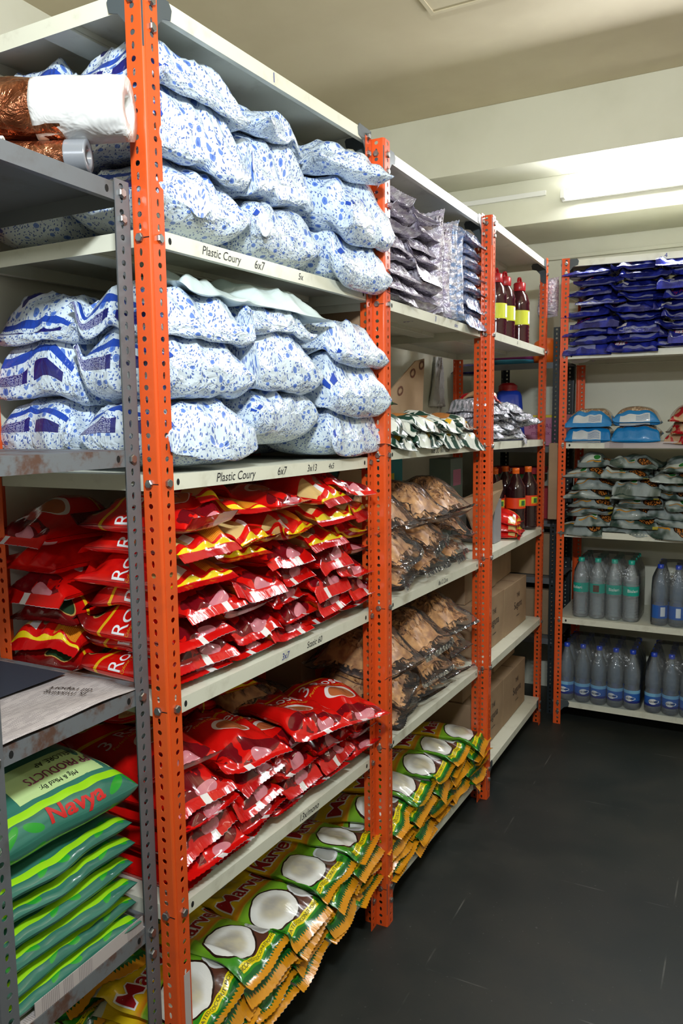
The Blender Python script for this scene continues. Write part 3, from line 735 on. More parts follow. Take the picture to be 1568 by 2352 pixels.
for k in range(NL):
    for c in range(5):
        cy = 0.115 + c * 0.176 + (0.035 if k % 2 else 0.0) + J(0.012)
        if k < 6 and c == 0:
            red(pl, -0.37, 0.13 + J(0.02), PI / 2 + J(0.2) + PI * (k % 2), 'dim red tea pouch lying crosswise, %s layer, rear corner, third tier, nearest rack' % ORD[k], back=(k % 3 == 1), L=0.22, W=0.17, H=0.062)
        bk = k >= 4 and rnd.random() < 0.7
        red(pl, -0.150 + J(0.012) + 0.003 * k, max(0.132, min(cy, 0.83)), J(0.10) + (J(0.4) if k >= 5 else 0), lab(('red-backed' if bk else 'glossy red') + ' tea pouch', k, c, 'third', 'nearest'), back=bk, H=0.055 + J(0.004), side=(c == 0))
pl = Pile(-0.62, 0.25, -0.2, 1.1, 0.572); pl.open_front(x=0.0, drop=0.004)
hs = [5, 4, 4, 3, 3]
for k in range(6):
    for c in range(5):
        if k < hs[c]:
            cy = 0.115 + c * 0.178 + (0.03 if k % 2 else 0.0) + J(0.012)
            red(pl, -0.143 + J(0.012) + 0.01 * (c == 4), max(0.132, min(cy, 0.835)), J(0.10), lab('shiny red tea pouch', k, c, 'fourth', 'nearest'), H=0.049 + J(0.004), text=(k == hs[c] - 1))
        if c < 3 and k < 5: red(pl, -0.37 + J(0.01), 0.14 + c * 0.2, PI / 2 + J(0.25), lab('dim red tea pouch', k, c, 'fourth', 'nearest', True), back=(k + c) % 2 == 0, L=0.20, W=0.15, H=0.052)
for cx, cy, yaw, l in ((-0.10, 0.80, -0.42, 'big red pouch with two teacups jutting past the second post'), (-0.13, 0.62, -0.30, 'red pouch with teacup lying left of the jutting one, fourth tier'), (-0.15, 0.34, -0.28, 'red pouch with teacup and lettering over the second column, fourth tier'), (-0.20, 0.13, -0.2, 'red pouch with Roses lettering beside the nearest post, fourth tier')):
    red(pl, cx, cy, yaw, l, text=True, L=0.29, W=0.19, H=0.052)
for cx, cy, yaw, b, l in ((-0.36, 0.17, 0.7, True, 'red pouch with yellow strip at the back top of fourth tier, near post'), (-0.37, 0.36, 0.2, False, 'red pouch at the back top of fourth tier, beside the yellow strip'), (-0.35, 0.55, -0.3, True, 'red pouch at the back top of fourth tier, against wafer bags')):
    red(pl, cx, cy, yaw, l, back=b, text=not b)

# ------------------------------------------------------------------ coconut powder packs
def coco(pl, cx, cy, yaw, l, text=False, H=0.034, L=0.285, W=0.185):
    P = pl.add('coconut_pack', 'coconut_film', cx, cy, yaw, L, W, H, ns=2.8, ne=2.4, ear=0.05, wr=0.003, seal=0.022, Na=30, Ns=40, sag=0.03, lowf=0.35, soft=14)
    tag(P.o, l, 'coconut pack', 'coconut powder packs')
    on_pack(P, 'DESICCATED COCONUT POWDER', 0.48, 0.928, 0.0118, 'txt_black')
    if text:
        on_pack(P, 'Marvel', 0.5, 0.32, 0.066, 'txt_white', bold=0.075, off=0.0010); on_pack(P, 'Marvel', 0.5, 0.32, 0.066, 'txt_red', bold=0.018, off=0.0017)
        on_pack(P, 'BHANU', 0.25, 0.045, 0.017, 'txt_red')
    return P
pl = Pile(-0.62, 0.25, -0.4, 1.1, 0.152); pl.open_front(x=0.0, drop=0.0); pl.zmax = 0.52
for k in range(5):
    for c in range(5):
        cy = 0.105 + c * 0.180 + (0.025 if k % 2 else 0) + J(0.012)
        coco(pl, -0.138 + J(0.010), max(0.135, min(cy, 0.825)), 0.10 + J(0.10), lab('yellow-green coconut pack', k, c, 'lowest', 'nearest'), text=(k == 4), H=0.031 + J(0.003))
    for c in range(3):
        coco(pl, -0.41 + J(0.02), 0.12 + c * 0.25, -0.5 + J(0.4), lab('yellow-green coconut pack', k, c, 'lowest', 'nearest', True), text=(k == 4 or c == 0))
pl = Pile(-0.6, 0.3, 0.8, 2.1, 0.125); pl.open_front(x=X2, drop=0.0)
for k in range(6):
    for c in range(5):
        cy = 1.02 + c * 0.180 + (0.025 if k % 2 else 0) + J(0.012)
        coco(pl, -0.118 + J(0.010) + (0.03 if c == 4 else 0), min(cy, 1.775), 0.12 + J(0.12), lab('yellow-green coconut pack', k, c, 'lowest', 'middle'), text=(k == 5), H=0.032 + J(0.003))

# ------------------------------------------------------------------ middle rack, upper tiers
pl = Pile(-0.6, 0.3, 0.7, 2.1, 1.875); pl.open_front(x=X2)
for k in range(8):
    for c in range(2):
        P = pl.add('silver_pouch', 'silver_violet_film', -0.085 + J(0.012) + 0.01 * (c == 0), 1.035 + c * 0.20 + J(0.01), J(0.1), 0.22, 0.20, 0.042 - 0.002 * c, ns=3, ne=2.6, wr=0.006, seal=0.012, Na=34, Ns=36, lowf=0.4, pleat=0.8, crease=1.4)
        tag(P.o, lab('violet-grey foil pouch', k, c, 'top', 'middle'), 'foil pouch', 'silver foil pouches')
for k in range(8):
    P = pl.add('silver_pouch', 'silver_blue_film', -0.075 + J(0.012), 1.72 + J(0.01), J(0.08), 0.21, 0.22, 0.041, ns=3, ne=2.6, wr=0.003, seal=0.010, Na=40, Ns=30, lowf=0.45, wave=(0.0055, 170))
    tag(P.o, 'rippled blue-silver sachet strip, %s layer, far column, top tier, middle rack' % ORD[k], 'sachet strip', 'rippled sachet strips')
def upright_bag(name, mat, loc, rz, w, h, d, label, cat, group=None, wr=0.006, lean=0.0):
    q = Pile(-1, 1, -1, 1, 0.0); P = q.add(name, mat, 0, 0, 0, h, w, d, ns=2.6, ne=2.6, wr=wr, seal=0.012, Na=30, Ns=40, soft=2, lowf=0.5)
    o = P.o; o.location = loc; o.rotation_euler = (0, -PI / 2 + lean, 0)
    o.rotation_mode = 'XYZ'; o.matrix_world = Matrix.Translation(Vector(loc) + Vector((0, 0, h / 2 + 0.014))) @ Matrix.Rotation(rz, 4, 'Z') @ Matrix.Rotation(lean, 4, 'X') @ Matrix.Rotation(-PI / 2, 4, 'Y')
    tag(o, label, cat, group); return o
for i, (yy, mat, l) in enumerate(((1.375, 'silver_violet_film', 'violet-grey foil pouch standing on edge beside the stacked pouches, middle rack'), (1.445, 'silver_violet_film', 'violet-grey foil pouch standing on edge, farther one, middle rack'), (1.515, 'silver_blue_film', 'bluish foil pouch standing on edge, beside the violet ones, middle rack'), (1.575, 'silver_blue_film', 'bluish foil pouch standing against rippled sachets, top tier, middle rack'))):
    upright_bag('silver_pouch', mat, (-0.045, yy, 1.876), PI / 2, 0.19, 0.30 - 0.02 * (i % 2), 0.05, l, 'foil pouch', 'silver foil pouches on edge')
pl = Pile(-0.6, 0.3, 0.7, 2.2, 1.449); pl.open_front(x=X2)
for k in range(2):
    for c in range(4):
        P = pl.add('snack_pack', 'green_white_film', -0.10 + J(0.015), 1.03 + c * 0.215 + 0.04 * k * (c < 3), J(0.2), 0.27, 0.205, 0.052, wr=0.0055, seal=0.016, ear=0.08)
        tag(P.o, lab('green-and-white glossy pack', k, c, 'second', 'middle'), 'pack', 'green and white packs')
P = pl.add('snack_pack', 'dark_green_film', -0.30, 1.32, 1.2, 0.28, 0.2, 0.05, wr=0.007, seal=0.02, tilt=0.05); tag(P.o, 'dark green crumpled pack behind the green-and-white packs, middle rack', 'pack')
P = pl.add('snack_pack', 'green_white_film', -0.28, 1.12, 1.7, 0.28, 0.2, 0.07, wr=0.006, seal=0.02); tag(P.o, 'pale pack behind the nearest green-and-white packs, middle rack', 'pack')

# ------------------------------------------------------------------ clear bags of brown fryums
def chips(seed, n, L, W, H):
    r = random.Random(seed); bm = bmesh.new()
    for _ in range(n):
        a = r.uniform(-0.82, 0.82); b = r.uniform(-0.85, 0.85); f = math.sqrt(max(0, 1 - abs(a) ** 2.6)) * math.sqrt(max(0, 1 - abs(b) ** 2.6))
        x = a * L / 2; y = b * W / 2; z = H * 0.30 + (H * 0.58 * f) * r.uniform(0.6, 1.0)
        M4 = Matrix.Translation((x, y, z)) @ Matrix.Rotation(r.uniform(0, 6.28), 4, 'Z') @ Matrix.Rotation(r.uniform(-1.1, 1.1), 4, 'X') @ Matrix.Rotation(r.uniform(-1.1, 1.1), 4, 'Y')
        l, w, k = r.uniform(0.016, 0.028), r.uniform(0.008, 0.014), r.uniform(0.5, 1.2)
        vs = []
        for i in range(5):
            row = []
            for j in range(4):
                s, t = i / 4 * 2 - 1, j / 3 * 2 - 1; ww = w * (0.45 + 0.55 * abs(s) ** 1.2)
                p = M4 @ Vector((s * l, t * ww * math.cos(k * t), 0.006 * k * (t * t * 1.6 - s * s) + 0.002 * math.sin(5 * s + 3 * t))); row.append(bm.verts.new(p))
            vs.append(row)
        for i in range(4):
            for j in range(3): bm.faces.new((vs[i][j], vs[i + 1][j], vs[i + 1][j + 1], vs[i][j + 1]))
    me = bpy.data.meshes.new('fryum_pieces'); bm.to_mesh(me); bm.free(); me.materials.append(MATS['fryum'])
    for p in me.polygons: p.use_smooth = True
    return me
CH = [chips(s, 720, 0.27, 0.23, 0.11) for s in range(3)]
NW = [0]
def wafer(pl, cx, cy, yaw, label, H=0.11, L=0.29, W=0.25):
    NW[0] += 1
    P = pl.add('wafer_bag', 'clear_film', cx, cy, yaw, L, W, H, ns=2.4, ne=2.3, wr=0.009, seal=0.008, pleat=0.5, Na=36, Ns=44, sag=0.05, lowf=0.42, soft=18)
    tag(P.o, label, 'bag of fryums', 'clear bags of brown fryums')
    c, s = math.cos(yaw), math.sin(yaw); b = P.b
    me = CH[NW[0] % 3].copy(); n = len(me.vertices); co = np.zeros(n * 3); me.vertices.foreach_get('co', co); co = co.reshape(-1, 3)
    co[:, 0] *= L / 0.29; co[:, 1] *= W / 0.25
    # follow the bed the bag lies on
    ia = np.clip(((co[:, 1] / W + 0.5) * (P.Na - 1)).round().astype(int), 0, P.Na - 1); js = np.clip(((co[:, 0] / L + 0.5) * (P.Ns - 1)).round().astype(int) + P.k, 0, b.shape[1] - 1)
    X = co[:, 0] * c - co[:, 1] * s; Y = co[:, 0] * s + co[:, 1] * c
    lo = P.zl[ia, js]; hi = P.zu[ia, js]; fz = np.clip(co[:, 2] / 0.105, 0.05, 0.96)
    Z = lo + (hi - lo) * fz - P.o.location.z
    co2 = np.stack([X, Y, Z], -1); me.vertices.foreach_set('co', co2.ravel()); me.update()
    o = link('fryum_pieces', me, None, P.o); o['kind'] = 'stuff'
    # dense heart of the contents
    g = P.G[2:-2:3, P.k + 3:-P.k - 3:3].copy(); zl = (P.zl - P.o.location.z)[2:-2:3, P.k + 3:-P.k - 3:3]; na, nj = g.shape[:2]
    g[..., 2] = zl + (g[..., 2] - zl) * (0.70 + 0.16 * np.random.RandomState(NW[0]).rand(na, nj)); ctr = g[..., :2].mean((0, 1)); g[..., :2] = ctr + (g[..., :2] - ctr) * 0.90
    me = bpy.data.meshes.new('fryum_mass'); me.from_pydata([tuple(q) for q in g.reshape(-1, 3)], [], [[i * nj + j, i * nj + j + 1, (i + 1) * nj + j + 1, (i + 1) * nj + j] for i in range(na - 1) for j in range(nj - 1)])
    for p in me.polygons: p.use_smooth = True
    o = link('fryum_mass', me, 'fryum', P.o); o['kind'] = 'stuff'
pl = Pile(-0.6, 0.3, 0.7, 2.1, 1.003); pl.open_front(x=X2, drop=0.004)
WL = 'clear bag of brown fryums'
for k in range(3):
    for c in range(3):
        wafer(pl, -0.108 + J(0.010), 1.055 + c * 0.255 + J(0.012) + (0.03 if k == 1 else 0), J(0.25), lab(WL, k, c, 'third', 'middle'), H=0.108)
pl = Pile(-0.6, 0.3, 0.7, 2.1, 0.576); pl.open_front(x=X2, drop=0.004)
for k in range(3):
    for c in range(3):
        wafer(pl, -0.102 + J(0.010), 1.06 + c * 0.26 + J(0.012), J(0.3), lab(WL, k, c, 'fourth', 'middle'), H=0.104)
pl = Pile(-0.6, 0.3, 0.4, 1.1, 0.80)
for i, (cx, cy, l) in enumerate(((-0.34, 0.62, 'clear bag of fryums behind the red pouches, nearer one, fourth tier'), (-0.34, 0.80, 'clear bag of fryums behind the red pouches, against the second post'))):
    pl2 = Pile(-0.6, 0.3, 0.4, 1.1, 0.62 if i else 0.70); wafer(pl2, cx - 0.0, cy, PI / 2, l, H=0.14, L=0.19, W=0.22)

# ------------------------------------------------------------------ boxes and boards
def carton(loc, rz, sx, sy, sz, mat, label, cat='carton', group=None, prints=(), name='carton', bev=0.003):
    r = empty(name, loc, rz); tag(r, label, cat, group)
    bm = bmesh.new(); box(bm, -sx / 2, sx / 2, -sy / 2, sy / 2, 0, sz, bev); bmo('box_body', bm, mat, r)
    bm = bmesh.new(); box(bm, -sx / 2 + 0.01, sx / 2 - 0.01, -0.001, 0.001, sz, sz + 0.0008); bmo('flap_seam', bm, 'txt_brown', r)
    for kind, *a in prints:
        if kind == 'tx':  # text on +x face: s, y, z, size, mat
            s, y, z, size, mm = a; flat_text('lettering', s, size, mm, r, (sx / 2 + 0.0008, y, z), (PI / 2, 0, PI / 2))
        if kind == 'ty':
            s, x, z, size, mm = a; flat_text('lettering', s, size, mm, r, (x, -sy / 2 - 0.0008, z), (PI / 2, 0, 0))
        if kind == 'px':
            y0, y1, z0, z1, mm, nm = a; bm = bmesh.new(); box(bm, sx / 2 - 0.0002, sx / 2 + 0.0005, y0, y1, z0, z1); bmo(nm, bm, mm, r)
        if kind == 'py':
            x0, x1, z0, z1, mm, nm = a; bm = bmesh.new(); box(bm, x0, x1, -sy / 2 - 0.0005, -sy / 2 + 0.0002, z0, z1); bmo(nm, bm, mm, r)
    return r
BR = 'txt_brown'
SUG = (('tx', 'Suguna', 0.10, 0.16, 0.045, 'txt_black'), ('tx', 'THE', 0.10, 0.195, 0.022, 'txt_black'), ('tx', 'TOP', 0.10, 0.09, 0.035, 'txt_black'), ('px', -0.09, -0.01, 0.10, 0.21, 'orange_card', 'orange_label'))
carton((-0.36, 1.14, 0.576), 0, 0.16, 0.36, 0.25, 'cardboard', 'brown carton with orange label behind fourth-tier fryum bags, nearer one', prints=SUG)
carton((-0.34, 1.56, 0.562), 0, 0.16, 0.42, 0.25, 'cardboard', 'brown carton with orange label behind fourth-tier fryum bags, farther one', prints=SUG + (('tx', 'FT', -0.05, 0.155, 0.055, 'txt_black'),))
carton((-0.32, 1.60, 0.814), 0.1, 0.20, 0.30, 0.10, 'label_white', 'white box with arrow and yellow marks under third shelf, middle rack', 'box', prints=(('px', -0.06, -0.02, 0.03, 0.07, 'yellow_card', 'yellow_mark'), ('px', -0.12, -0.08, 0.03, 0.07, 'txt_navy', 'navy_mark'), ('tx', '^', 0.03, 0.05, 0.06, 'txt_black'), ('tx', 'o', 0.09, 0.055, 0.04, 'label_green')), name='box')
carton((-0.32, 1.60, 0.13), 0, 0.16, 0.42, 0.24, 'cardboard', 'brown carton with orange label behind the lowest-tier coconut packs, middle rack', prints=SUG)
for i, (z, yy, l) in enumerate(((0.558, 2.075, 'brown carton on the fourth tier, nearer one, farthest side rack'), (0.554, 2.465, 'brown carton on the fourth tier, farther one, farthest side rack'), (0.140, 2.075, 'brown carton on the lowest tier, nearer one, farthest side rack'), (0.138, 2.465, 'brown carton on the lowest tier, farther one, farthest side rack'))):
    carton((-0.165, yy, z), 0, 0.34, 0.385, 0.225, 'cardboard', l, prints=(('tx', 'Suguna', 0.04, 0.11, 0.05, 'txt_black'), ('tx', 'THE', 0.04, 0.155, 0.03, 'txt_black'), ('tx', '.....', 0.04, 0.07, 0.05, 'txt_black')), group='brown cartons on the farthest side rack')
carton((-0.20, 2.10, 0.785), 0, 0.30, 0.44, 0.19, 'cardboard', 'brown carton with red dot stacked on the fourth-tier cartons', prints=(('tx', 'O', -0.02, 0.12, 0.05, 'txt_crimson'),))
carton((-0.22, 2.50, 0.781), 0.05, 0.30, 0.34, 0.20, 'cardboard', 'paler brown carton stacked on the far fourth-tier carton', prints=(('tx', 'o', 0.02, 0.12, 0.04, 'txt_brown'),))
carton((-0.20, 2.10, 0.367), 0, 0.28, 0.42, 0.15, 'cardboard', 'dim carton stacked on the near lowest-tier carton, farthest side rack')
carton((-0.20, 2.52, 0.365), 0, 0.28, 0.36, 0.15, 'cardboard', 'dim carton stacked on the far lowest-tier carton, farthest side rack')
def board(pts, th, nrm, mat, label, name='cardboard_sheet', extra=None):
    """flat board: pts in order (3D), given thickness along nrm"""
    bm = bmesh.new(); n = Vector(nrm).normalized() * th; c = sum((Vector(p) for p in pts), Vector()) / len(pts)
    a = [bm.verts.new(Vector(p) - c) for p in pts]; b = [bm.verts.new(Vector(p) - c - n) for p in pts]
    bm.faces.new(a); bm.faces.new(b[::-1])
    for i in range(len(pts)): bm.faces.new((a[i], b[i], b[(i + 1) % len(pts)], a[(i + 1) % len(pts)]))
    o = bmo(name, bm, mat, None, c); tag(o, label, 'cardboard sheet'); return o
o = board([(-0.19, 1.30, 1.560), (-0.19, 1.77, 1.560), (-0.19, 1.79, 1.775), (-0.19, 1.70, 1.76)], 0.005, (1, 0, 0), 'cardboard', 'slanting cardboard sheet with oval stamps behind the green-white packs')
for yy, zz in ((0.03, 0.05), (0.12, 0.085), (-0.09, -0.02)):
    q = flat_text('stamp', '0', 0.075, BR, o, (0.0025, yy, zz), (PI / 2 + 0.0, 0, PI / 2)); q.rotation_euler = (PI / 2 + 0.0, 0, PI / 2); q.scale = (1.0, 1.0, 1)
    q.matrix_local = Matrix.Translation((0.0025, yy, zz)) @ Matrix.Rotation(PI / 2, 4, 'Z') @ Matrix.Rotation(PI / 2, 4, 'X') @ Matrix.Rotation(1.9, 4, 'Z')
o = board([(-0.16, 1.03, 1.40), (-0.06, 1.86, 1.22), (0.06, 2.02, 1.29), (0.055, 2.05, 1.25), (0.00, 1.93, 1.02), (-0.02, 1.80, 1.18), (-0.20, 1.03, 1.30)], 0.006, (1, -0.12, 0.3), 'cardboard', 'long cardboard sheet leaning over the third-tier fryum bags, middle rack')
o = board([(-0.44, 0.935, 1.44), (-0.05, 0.935, 1.44), (-0.05, 0.935, 1.85), (-0.44, 0.935, 1.85)], 0.004, (0, -1, 0), 'cardboard', 'upright cardboard divider at the far end of the second-tier sacks')
carton((-0.30, 1.50, 1.30), 0.0, 0.16, 0.28, 0.11, 'carton_teal', 'teal carton with yellow splash behind the cardboard sheet, middle rack', prints=(('px', -0.06, 0.06, 0.0, 0.04, 'yellow_card', 'yellow_splash'),))
for o_ in [bpy.data.objects[-1]]: pass
carton((-0.30, 1.45, 1.002), 0.0, 0.16, 0.60, 0.297, 'cardboard', 'tall brown carton behind the third-tier fryum bags, middle rack')
carton((-0.30, 1.07, 1.002), 0.0, 0.14, 0.12, 0.40, 'carton_teal', 'narrow dark teal box beside the second post, third tier', 'box', name='box')

# ------------------------------------------------------------------ bottles
def parts_bottle(prof_b, cap, lbl, nseg=20):
    out = {}
    for nm, pr in (('body', prof_b), ('cap', cap), ('label', lbl)):
        bm = lathe(pr, nseg); bmesh.ops.recalc_face_normals(bm, faces=bm.faces[:]); me = bpy.data.meshes.new(nm); bm.to_mesh(me); bm.free()
        for p in me.polygons: p.use_smooth = True
        out[nm] = me
    return out
def ribs(r, z0, z1, n, d=0.0025):
    o = []
    for i in range(n):
        a = z0 + (z1 - z0) * i / n; b = z0 + (z1 - z0) * (i + 0.5) / n; o += [(r, a), (r - d, b)]
    return o
def bottle_obj(meshes, mats, loc, parent=None, label=None, cat=None, group=None, name='bottle', extra=None, rz=0.0):
    r = link(name, meshes['body'].copy() if False else meshes['body'], None, parent, loc, (0, 0, rz))
    if not len(meshes['body'].materials):
        for k in ('body', 'cap', 'label'): meshes[k].materials.append(MATS[mats[k]])
    link('cap', meshes['cap'], None, r); link('label', meshes['label'], None, r)
    if label: tag(r, label, cat, group)
    return r
# brown cleaner bottles with carrying caps
r0 = 0.048
bb = parts_bottle([(0.001, 0), (r0 * 0.9, 0), (r0, 0.008)] + ribs(r0, 0.01, 0.09, 5) + [(r0, 0.09), (r0 * 0.97, 0.10), (r0 * 0.97, 0.165), (r0, 0.17), (r0 * 0.96, 0.19), (r0, 0.20), (r0 * 0.8, 0.235), (0.024, 0.255), (0.022, 0.27)], [(0.026, 0.256), (0.028, 0.262), (0.028, 0.290), (0.024, 0.295), (0.001, 0.295)], [(r0 * 0.985, 0.10), (r0 * 0.985, 0.165)])
for i, (x, y, l) in enumerate(((-0.06, 2.31, 'large dark bottle beside the silver bag, top tier'), (-0.05, 2.41, 'large dark red-capped bottle, nearest of the front pair, top tier'), (-0.13, 2.53, 'large dark bottle half hidden between the two front bottles'), (-0.03, 2.585, 'large dark bottle with red carrying cap, nearest the far post'))):
    o = bottle_obj(bb, {'body': 'syrup_brown', 'cap': 'red_plastic', 'label': 'label_yellow'}, (x, y, 1.874), None, l, 'bottle', 'large dark bottles')
    bm = bmesh.new(); n = 12; prev = None
    for k in range(n + 1):
        th = PI * k / n; c0 = Vector((0, 0.024 * math.cos(th), 0.296 + 0.022 * math.sin(th)))
        ring = [bm.verts.new(c0 + Vector((dx, 0, 0)) + Vector((0, math.cos(th), math.sin(th))) * dr) for dx, dr in ((-0.005, -0.002), (0.005, -0.002), (0.005, 0.003), (-0.005, 0.003))]
        if prev:
            for a in range(4): bm.faces.new((prev[a], prev[(a + 1) % 4], ring[(a + 1) % 4], ring[a]))
        prev = ring
    bmo('carry_loop', bm, 'red_plastic', o)
    bm = bmesh.new(); n = 8
    for k in range(n):
        a0, a1 = -0.3 + 0.5 * k / n, -0.3 + 0.5 * (k + 1) / n; rr = r0 * 0.985 + 0.0006
        bm.faces.new([bm.verts.new((rr * math.cos(a), rr * math.sin(a), z)) for a, z in ((a0, 0.105), (a1, 0.105), (a1, 0.16), (a0, 0.16))])
    bmo('white_panel', bm, 'label_white', o)
upright_bag('silver_pouch', 'silver_grey_film', (-0.03, 2.20, 1.874), 0.25, 0.16, 0.30, 0.06, 'tall silver-white pouch with black print standing beside the dark bottles', 'foil pouch')
# cola style bottles with orange caps
r1 = 0.046
cb = parts_bottle([(0.001, 0), (r1 * 0.85, 0), (r1, 0.012)] + ribs(r1, 0.02, 0.10, 6, 0.0015) + [(r1, 0.11), (r1, 0.20), (r1 * 0.98, 0.215), (r1 * 0.6, 0.25), (0.015, 0.275), (0.014, 0.285)], [(0.0165, 0.276), (0.0165, 0.288), (0.017, 0.289), (0.017, 0.302), (0.001, 0.303)], [(r1 + 0.0006, 0.115), (r1 + 0.0006, 0.165)])
for i, (x, y, l) in enumerate(((-0.09, 2.42, 'dark drink bottle, orange cap, nearest the boxes, third tier'), (-0.13, 2.53, 'dark drink bottle, orange cap, rear left of the cluster'), (-0.01, 2.49, 'dark drink bottle, orange cap, front middle of the cluster'), (-0.10, 2.63, 'dark drink bottle, orange cap, rear right of the cluster'), (0.01, 2.64, 'amber drink bottle, orange cap, beside the far post'))):
    o = bottle_obj(cb, {'body': 'dark_cola', 'cap': 'orange_plastic', 'label': 'label_orange'}, (x, y, 1.010), None, l, 'bottle', 'orange-capped drink bottles')
    bm = bmesh.new(); n = 10
    for k in range(n):
        a0, a1 = -0.95 + 0.9 * k / n, -0.95 + 0.9 * (k + 1) / n; rr = r1 + 0.0014
        bm.faces.new([bm.verts.new((rr * math.cos(a), rr * math.sin(a), z)) for a, z in ((a0, 0.122 + 0.01 * (k % 2)), (a1, 0.122 + 0.01 * ((k + 1) % 2)), (a1, 0.158), (a0, 0.158))])
    bmo('yellow_emblem', bm, 'label_yellow', o)
    bm = bmesh.new(); box(bm, 0, 0.001, -0.010, 0.010, 0.130, 0.152, 0.0004); bmo('dark_emblem', bm, 'label_green', o, ((r1 + 0.0015) * math.cos(-0.5), (r1 + 0.0015) * math.sin(-0.5), 0), (0, 0, -0.5))
carton((-0.09, 2.155, 1.010), 0.0, 0.19, 0.10, 0.185, 'carton_grey', 'grey box with black and white patterned end, third tier, farthest side rack', 'box', prints=(('py', -0.03, 0.06, 0.02, 0.17, 'txt_black', 'dark_panel'), ('ty', 'oo', 0.015, 0.13, 0.05, 'txt_white'), ('ty', 'oo', 0.015, 0.09, 0.05, 'txt_white'), ('ty', 'oo', 0.015, 0.05, 0.05, 'txt_white')), name='box')
carton((-0.24, 2.18, 1.010), 0.0, 0.10, 0.16, 0.36, 'carton_greygreen', 'tall grey-green carton behind the patterned box, third tier', prints=(('px', -0.05, 0.05, 0.24, 0.31, 'carton_pink', 'pale_patch'),))
pl = Pile(-0.6, 0.3, 1.6, 2.8, 1.446); pl.open_front(x=X3)
for k in range(5):
    for c in range(4):
        P = pl.add('silver_pouch', 'silver_grey_film', -0.05 + J(0.02), 1.93 + c * 0.14 + 0.02 * (k % 2) + J(0.01), J(0.35), 0.18, 0.135, 0.032, wr=0.006, seal=0.012, Na=24, Ns=28, ear=0.1)
        tag(P.o, lab('small grey foil packet', k, c, 'second', 'farthest side'), 'packet', 'grey foil packets')
for i, (cx, cy) in enumerate(((0.0, 2.50), (-0.05, 2.60))):
    P = pl.add('silver_pouch', 'silver_grey_film', cx, cy, 0.5, 0.17, 0.13, 0.034, wr=0.006, seal=0.012, Na=24, Ns=28, ear=0.1)
    tag(P.o, ('grey foil packet low at the far end of the packet heap, nearer the aisle', 'grey foil packet low at the far end of the packet heap, farther back')[i], 'packet', 'grey foil packets')
P = pl.add('red_white_pouch', 'red_snack_film', -0.07, 2.10, 0.3, 0.17, 0.14, 0.03, wr=0.006, seal=0.012, Na=24, Ns=28); tag(P.o, 'red and white packet on top of the grey foil packets', 'packet')
pl = Pile(-0.6, 0.3, 1.6, 2.8, 1.010); pl.open_front(x=X3)
for k in range(3):
    P = pl.add('tea_pouch', 'red_tea_film_reverse', -0.02, 2.31, 0.15, 0.15, 0.15, 0.040, wr=0.005, seal=0.014, Na=24, Ns=28)
    tag(P.o, 'dark red pouch with yellow edge before the drink bottles, %s one' % ('lowest', 'middle', 'uppermost')[k], 'pouch', 'dark red pouches by the bottles')
# blue jerrycan with a red lid, behind the rack
r = empty('jerrycan', (-0.20, 3.02, 1.402), 0.4); tag(r, 'blue plastic can with red lid behind the grey foil packets', 'can')
bm = bmesh.new(); box(bm, -0.085, 0.085, -0.09, 0.09, 0, 0.29, 0.03)
for v in bm.verts:
    if v.co.z > 0.16: f = 1 - (v.co.z - 0.16) * 3.2; v.co.x *= f + 0.1; v.co.y *= f + 0.15
bmo('can_body', bm, 'blue_plastic', r, smooth=True)
bm = lathe([(0.045, 0.0)] + [(0.052 if k % 2 else 0.046, 0.005 + 0.004 * k) for k in range(8)] + [(0.03, 0.05), (0.001, 0.052)], 22); bmo('lid', bm, 'red_plastic', r, (0, 0, 0.28), smooth=True)

# ------------------------------------------------------------------ end-wall rack goods
def back_lab(desc, k, c, tier): return '%s, %s layer, %s column from left, %s tier, end-wall rack' % (desc, ORD[k], ('first', 'second', 'third', 'fourth', 'fifth')[c], tier)
pl = Pile(-0.1, 1.3, 2.5, 3.4, 1.855); pl.open_front(y=YB)
for k in range(9):
    for c in range(4):
        P = pl.add('navy_pack', 'navy_film', 0.262 + c * 0.205 + (0.03 if k % 2 else -0.015) + J(0.01), 2.875 + J(0.015), -PI / 2 + J(0.12), 0.23, 0.21, 0.0445, wr=0.008, seal=0.010, Na=36, Ns=36, ear=0.08, lowf=0.45, pleat=0.35, crease=1.8)
        tag(P.o, back_lab('shiny navy blue pack', k, c, 'top'), 'navy pack', 'navy blue packs')
        if (k * 3 + c) % 4 == 1: on_pack(P, 'Try Me', 0.25, 0.835, 0.022, 'txt_red')
pl = Pile(-0.1, 1.3, 2.5, 3.4, 1.427); pl.open_front(y=YB)
for k in range(2):
    for c in range(2):
        P = pl.add('nut_bag', 'nut_bag_film', 0.262 + c * 0.215, 2.87, -PI / 2 + J(0.04), 0.21, 0.205, 0.082, ns=3.4, ne=3, wr=0.003, seal=0.01, Na=30, Ns=32, lowf=0.45)
        tag(P.o, 'blue bag of beige nuggets, %s, %s, second tier, end-wall rack' % (('lower', 'upper')[k], ('left stack', 'right stack')[c]), 'bag', 'blue bags of nuggets')
for k in range(3):
    P = pl.add('snack_pack', 'red_snack_film', 0.71, 2.87, -PI / 2 + J(0.2), 0.22, 0.19, 0.055, wr=0.006, seal=0.014, Na=30, Ns=32)
    tag(P.o, 'red and beige pack beside the blue nugget bags, %s of three' % ('lowest', 'middle', 'top')[k], 'pack', 'red and beige packs')
pl = Pile(-0.1, 1.3, 2.5, 3.4, 0.992); pl.open_front(y=YB)
